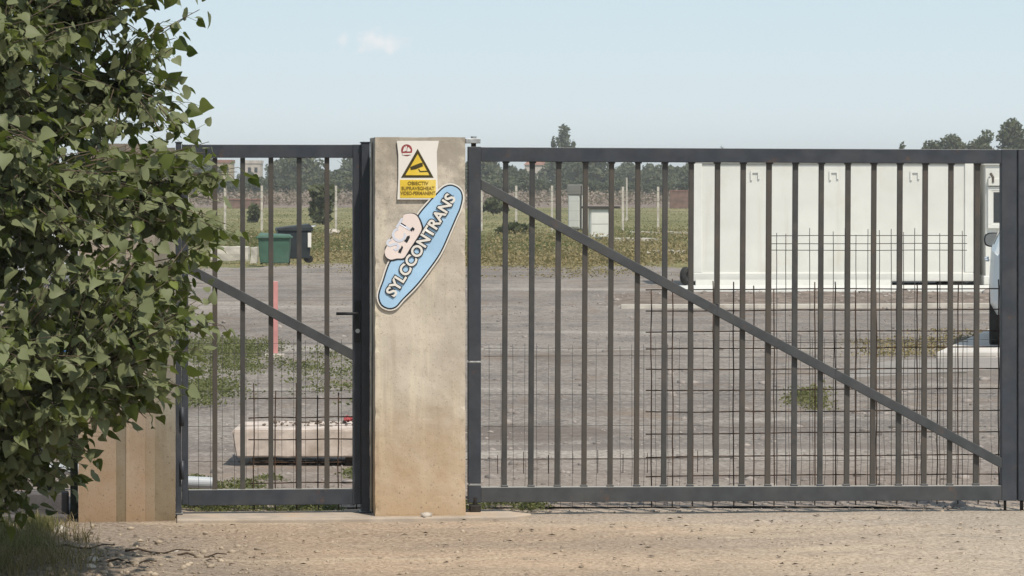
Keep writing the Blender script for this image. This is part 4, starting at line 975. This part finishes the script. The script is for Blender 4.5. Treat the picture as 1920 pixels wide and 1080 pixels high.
def tree(label, X, Y, h, w, mat, seed, group, n=900, size=.34, column=False, base=.12):
    gg = random.Random(seed); t = thing('tree', label, 'tree', (X, Y, -.05), gg.uniform(0, 6), group)
    tr = MB(); tr.tube([(0, 0, 0), (gg.uniform(-.1, .1), 0, h * .4), (gg.uniform(-.2, .2), .1, h * .85)], .035 * h * .6, 7, .03)
    for k in range(5):
        an = gg.uniform(0, 6.28); z = h * gg.uniform(.2, .55); tr.tube([(0, 0, z), (math.cos(an) * w * .2, math.sin(an) * w * .2, z + h * .15), (math.cos(an) * w * .36, math.sin(an) * w * .36, z + h * .28)], .012 * h, 5, .02)
    tr.build('trunk', M['bark'], t)
    bl = []
    if column:
        for k in range(7): z = h * (base + (.95 - base) * (k + .5) / 7); f = math.sin(math.pi * ((k + 1.2) / 8.6)) ** .6; bl.append((gg.uniform(-.1, .1) * w, gg.uniform(-.1, .1) * w, z, w * .5 * f, h * .12))
    else:
        for k in range(11):
            an = gg.uniform(0, 6.28); z = gg.uniform(base + .06, .86); rr = w * .36 * math.sin(math.pi * min(1, z * .9 + .12)) ** .5 * gg.uniform(.2, 1)
            bl.append((math.cos(an) * rr, math.sin(an) * rr, z * h, w * gg.uniform(.16, .27), h * gg.uniform(.10, .17)))
        bl.append((0, 0, h * .55, w * .3, h * .3)); bl.append((gg.uniform(-.1, .1) * w, 0, h * .88, w * .15, h * .1))
    foliage('crown', mat, t, bl, n, size, seed); return t
# tree line
line = 'trees of the distant tree line'
protos = []
YT = 520
specs = [(7.2, 9, 'far_leaf'), (6.2, 8, 'far_leaf_dark'), (6.8, 10, 'far_leaf'), (5.4, 8, 'far_leaf_dark'), (7.6, 8, 'far_leaf')]
gl_ = 'bushy dark green tree in the distant tree line across the field'
k = 0; px = -260
while px < 2200:
    Y = YT + rnd.uniform(-40, 60); X = W(px, 0, Y).x; i = rnd.randrange(5); sc = rnd.uniform(.68, .98)
    gap = any(abs(px - q) < 26 for q in (421, 472, 1008))
    if gap: sc *= .62
    if 1300 < px < 1700: sc *= .95
    if len(protos) <= i or protos[i] is None:
        while len(protos) < 5: protos.append(None)
        h, w, m = specs[i]; protos[i] = tree(gl_, X, Y, h, w, M[m], 40 + i, line, 2600, .38, base=.02); protos[i].scale = (sc,) * 3
    else: dup(protos[i], (X, Y, -.05), rnd.uniform(0, 6.28), sc)
    px += rnd.uniform(20, 38)
px = -250
while px < 2200:      # lower bushes in front of the trees
    Y = 455 + rnd.uniform(-25, 25); p_ = protos[rnd.randrange(5)]; sc = rnd.uniform(.42, .60)
    dup(p_, (W(px, 0, Y).x, Y, -.05), rnd.uniform(0, 6.28), (sc * 1.35, sc * 1.35, sc * rnd.uniform(.85, 1.05)), 'low dark green bush in front of the distant tree line', 'low bushes before the distant tree line')
    px += rnd.uniform(26, 44)
def top_tree(px, ytop, wpx, Y, label, mat='far_leaf_dark', column=False, n=1500, seed=1, group=None):
    tree(label, W(px, 0, Y).x, Y, W(0, ytop, Y).z + .05, wpx * Y / F, M[mat], seed, group, n, .30 if Y > 410 else .26, column)
top_tree(1060, 234, 36, 540, 'tall poplar with a rounded top rising highest above the large gate', column=True, seed=61)
top_tree(1038, 256, 13, 545, 'slimmer pointed poplar left of the tallest poplar', column=True, seed=62, n=700)
top_tree(1075, 263, 12, 542, 'small poplar right of the tallest poplar', column=True, seed=63, n=600)
top_tree(1352, 268, 26, 470, 'thin tree tip showing just above the large gate, left of the cabin middle', seed=64, n=300)
top_tree(1692, 265, 16, 470, 'lone dark tree tip above the large gate over the cabin', seed=65, n=220, column=True)
for px_, yt, wp, lab in ((1745, 260, 90, 'low tree at the left end of the clump over the cabin'), (1792, 247, 95, 'second tree from the left in the clump over the cabin'), (1843, 240, 95, 'broad tree in the middle of the clump over the cabin'), (1900, 217, 110, 'tallest tree of the clump at the right edge of the photo'), (1965, 235, 100, 'tree of the clump just beyond the right edge of the photo')):
    top_tree(px_, yt, wp, 400, lab, 'far_leaf', n=4200, seed=70 + px_, group='tree clump over the cabin')
top_tree(606, 346, 64, 175, 'dark green bush standing in the field behind the bins', 'far_leaf', n=1100, seed=81)
top_tree(478, 384, 20, 185, 'small round bush in the field left of the bins', 'far_leaf', n=300, seed=82)
top_tree(962, 424, 58, 140, 'low dark bush at the field edge right of the central pillar', 'far_leaf', n=800, seed=83)
top_tree(925, 372, 50, 230, 'round green bush in the field beside the large gate hinge side', 'far_leaf', n=700, seed=84)
for px0, px1, yt, Y, m, lab, fl in ((404, 434, 299, 560, 'plaster_a', 'ochre apartment block behind the trees, left of the paler block', 3), (459, 488, 300, 565, 'plaster_b', 'pale block behind the trees in the small gate', 3), (984, 1032, 303, 600, 'plaster_b', 'pale house with a clay roof behind the trees in the large gate', 2)):
    a, b = W(px0, 0, Y).x, W(px1, 0, Y).x; h = W(0, yt, Y).z; w = b - a
    t = thing('distant_building', lab, 'building', (a, Y, -.05)); MB().box(0, w, 0, 6, 0, h - .5).build('wall', M[m], t)
    if fl == 2: MB().add([(-.2, -.2, h - .5), (w + .2, -.2, h - .5), (w + .2, 6.2, h - .5), (-.2, 6.2, h - .5), (w * .15, 3, h + .4), (w * .85, 3, h + .4)], [(0, 1, 5, 4), (1, 2, 5), (2, 3, 4, 5), (3, 0, 4), (3, 2, 1, 0)]).build('roof', M['roof'], t)
    else: MB().box(-.1, w + .1, -.1, 6.1, h - .5, h).build('roof', M['roof'] if fl == 3 and m == 'plaster_a' else M['plaster_b'], t)
    for r in range(2):
        for c_ in range(2): x = w * (.2 + .42 * c_); z = h * (.40 + .28 * r); MB().box(x, x + w * .2, -.03, .05, z, z + .8).build('window', M['glass'], t)

# ------------------------------------------------------------------ the leafy tree in front
def poplar():
    gg = np.random.default_rng(33); AX, AY = -2.70, 16.6
    t = thing('poplar_tree', 'leafy green poplar filling the left edge in front of the fence', 'tree', (AX, AY, -.02))
    prof = np.array([(.28, .45), (.42, .66), (.58, .74), (.70, .92), (.80, 1.08), (.95, 1.22), (1.28, 1.36), (1.55, 1.33), (1.8, 1.30), (1.96, 1.37), (2.1, 1.20), (2.35, 1.14), (2.64, 1.18), (3.2, 1.1), (3.8, .8), (4.3, .2)])
    rad = lambda z: np.interp(z, prof[:, 0], prof[:, 1])
    tb = MB(); limbs = []
    def limb(p0, p1, r0, r1, n=7, sag=.0):
        p0, p1 = np.array(p0), np.array(p1); pts = []
        for i in range(n + 1):
            f = i / n; q = p0 + (p1 - p0) * f + gg.normal(0, .03, 3) * math.sin(math.pi * f); q[2] += sag * math.sin(math.pi * f); pts.append(q)
        tb.tube(pts, r0, 7, r1); limbs.extend(pts[1:]); return pts
    trunk = limb((0, 0, -.05), (.1, .05, 4.1), .075, .015, 14)
    for k in range(46):
        z0 = gg.uniform(.25, 3.3); z1 = z0 + gg.uniform(.05, .6) - (.15 if z0 < .9 else 0); a = k * 2.39996 + gg.normal(0, .3); r_ = rad(max(z1, .3)) * gg.uniform(.62, .86)
        limb((trunk[0][0] + .1 * z0 / 4, .0, z0), (math.cos(a) * r_, math.sin(a) * r_, max(z1, .25)), .02, .006, 6, .10)
    LP = np.array(limbs); tips, dirs, seg = [], [], []
    P, D, N, Sz = [], [], [], []
    ntw = 4500
    for k in range(ntw):
        while True:
            z = gg.uniform(.28, 4.25)
            if gg.random() < rad(z) / 1.36: break
        a = gg.uniform(0, 6.2832)
        lump = 1 + .10 * math.sin(a * 3 + z * 5) + .08 * math.sin(a * 7 - z * 9)
        if -1.0 < a - 6.2832 < 0 or a < 1.0: lump = 1 + .05 * math.sin(z * 17 + a * 5)
        r_ = rad(z) * lump * 1.045 * gg.random() ** .36
        tip = np.array([math.cos(a) * r_, math.sin(a) * r_, z])
        # thinner spot in the upper right, where the sky shows through
        sx_, sz_ = tip[0] + AX, tip[2]
        if -1.95 < sx_ < -1.58 and 2.0 < sz_ < 2.66 and gg.random() < .5: continue
        cand = LP[LP[:, 2] < z + .25]; j = np.argmin(((cand - tip) ** 2).sum(1) + .15 * gg.random(len(cand))); s0 = cand[j]
        mid = (s0 + tip) / 2 + np.array([0, 0, .05]) + gg.normal(0, .02, 3)
        pts = [s0, mid, tip]; tb.tube(pts, .0045, 4, .0018)
        L = np.linalg.norm(tip - s0); nl = int(gg.integers(9, 15)); out = np.array([math.cos(a), math.sin(a), 0])
        for q in range(nl):
            f = 1 - min(1, .42 / max(L, .2)) * (q / nl) ; b = (1 - f) ** 2 * s0 + 2 * f * (1 - f) * mid + f * f * tip if True else tip
            ph = q * 2.4 + gg.uniform(0, 1.5); sd = np.array([math.cos(ph), math.sin(ph), gg.normal(0, .3)])
            pet = b + sd * gg.uniform(.03, .07) + np.array([0, 0, -.015])
            d = sd * .6 + out * .25 + np.array([0, 0, -gg.uniform(-.15, .95)]) + gg.normal(0, .38, 3); d /= np.linalg.norm(d)
            nrm = np.array([0, 0, .8]) + out * .55 + sd * .2 + gg.normal(0, .8, 3); nrm -= d * nrm.dot(d); nrm /= np.linalg.norm(nrm) + 1e-6
            P.append((b, pet)); D.append(d); N.append(nrm); Sz.append(gg.choice([gg.uniform(.030, .052), gg.uniform(.048, .078)]))
    tb.build('trunk', M['bark'], t, smooth=True)
    P = np.array(P); D = np.array(D); N = np.array(N); Sz = np.array(Sz); Sd = np.cross(N, D); n = len(P)
    tpl = np.array([(0, 0, 0), (0, .36, 0), (0, .72, 0), (0, 1.04, -.06),
                    (.26, -.09, .03), (.50, .05, .09), (.52, .25, .09), (.40, .50, .07), (.20, .76, .04),
                    (-.26, -.09, .03), (-.50, .05, .09), (-.52, .25, .09), (-.40, .50, .07), (-.20, .76, .04)])
    fq = np.array([(0, 4, 5, 6), (0, 6, 7, 1), (1, 7, 8, 2), (0, 11, 10, 9), (0, 1, 12, 11), (1, 2, 13, 12)])
    ft = np.array([(2, 8, 3), (2, 3, 13)])
    cur = gg.normal(0, .18, (n, 1)) - .12; fold = gg.uniform(.3, 2.2, (n, 1))
    X = tpl[None, :, 0] * Sz[:, None] * gg.uniform(.85, 1.1, (n, 1)); Yv = tpl[None, :, 1] * Sz[:, None]; Z = (tpl[None, :, 2] * fold + cur * tpl[None, :, 1] ** 2) * Sz[:, None]
    V = P[:, 1][:, None, :] + X[..., None] * Sd[:, None, :] + Yv[..., None] * D[:, None, :] + Z[..., None] * N[:, None, :]
    nv = len(tpl); base_ = (np.arange(n) * nv)[:, None, None]
    # triangles as degenerate-free separate list: build with from_pydata-free loops
    quads = (base_ + fq[None]).reshape(-1, 4); tris = (base_ + ft[None]).reshape(-1, 3)
    # petioles: thin quads joined to the leaf base
    pw = Sd * .0012; pv = np.stack([P[:, 0] - pw, P[:, 0] + pw, P[:, 1] + pw, P[:, 1] - pw], 1).reshape(-1, 3); pq = np.arange(len(pv)).reshape(-1, 4) + n * nv
    me = bpy.data.meshes.new('crown'); AV = np.concatenate([V.reshape(-1, 3), pv]); q_all = np.concatenate([quads, pq])
    me.vertices.add(len(AV)); me.vertices.foreach_set('co', AV.astype(np.float32).ravel())
    me.loops.add(q_all.size + tris.size); me.loops.foreach_set('vertex_index', np.concatenate([q_all.ravel(), tris.ravel()]).astype(np.int32))
    st = np.concatenate([np.arange(len(q_all)) * 4, q_all.size + np.arange(len(tris)) * 3]).astype(np.int32)
    me.polygons.add(len(st)); me.polygons.foreach_set('loop_start', st); me.update(calc_edges=True); me.validate(); me.materials.append(M['leaf'])
    o = bpy.data.objects.new('crown', me); C.objects.link(o); o.parent = t
    return n
print('leaves', poplar())

# ------------------------------------------------------------------ summer haze
hz_m = bpy.data.materials.new('summer haze'); hz_m.use_nodes = True
hn = hz_m.node_tree.nodes; hn.clear(); ho = hn.new('ShaderNodeOutputMaterial'); hv = hn.new('ShaderNodeVolumePrincipled')
hv.inputs['Color'].default_value = (.93, .91, .88, 1); hv.inputs['Density'].default_value = .00042; hv.inputs['Anisotropy'].default_value = .2
hz_m.node_tree.links.new(hv.outputs[0], ho.inputs['Volume'])
o = MB().box(-1600, 1600, -80, 2700, -1.2, 22).build('haze', hz_m); stuff(o, 'thin pale summer haze over the field and tree line', 'haze')
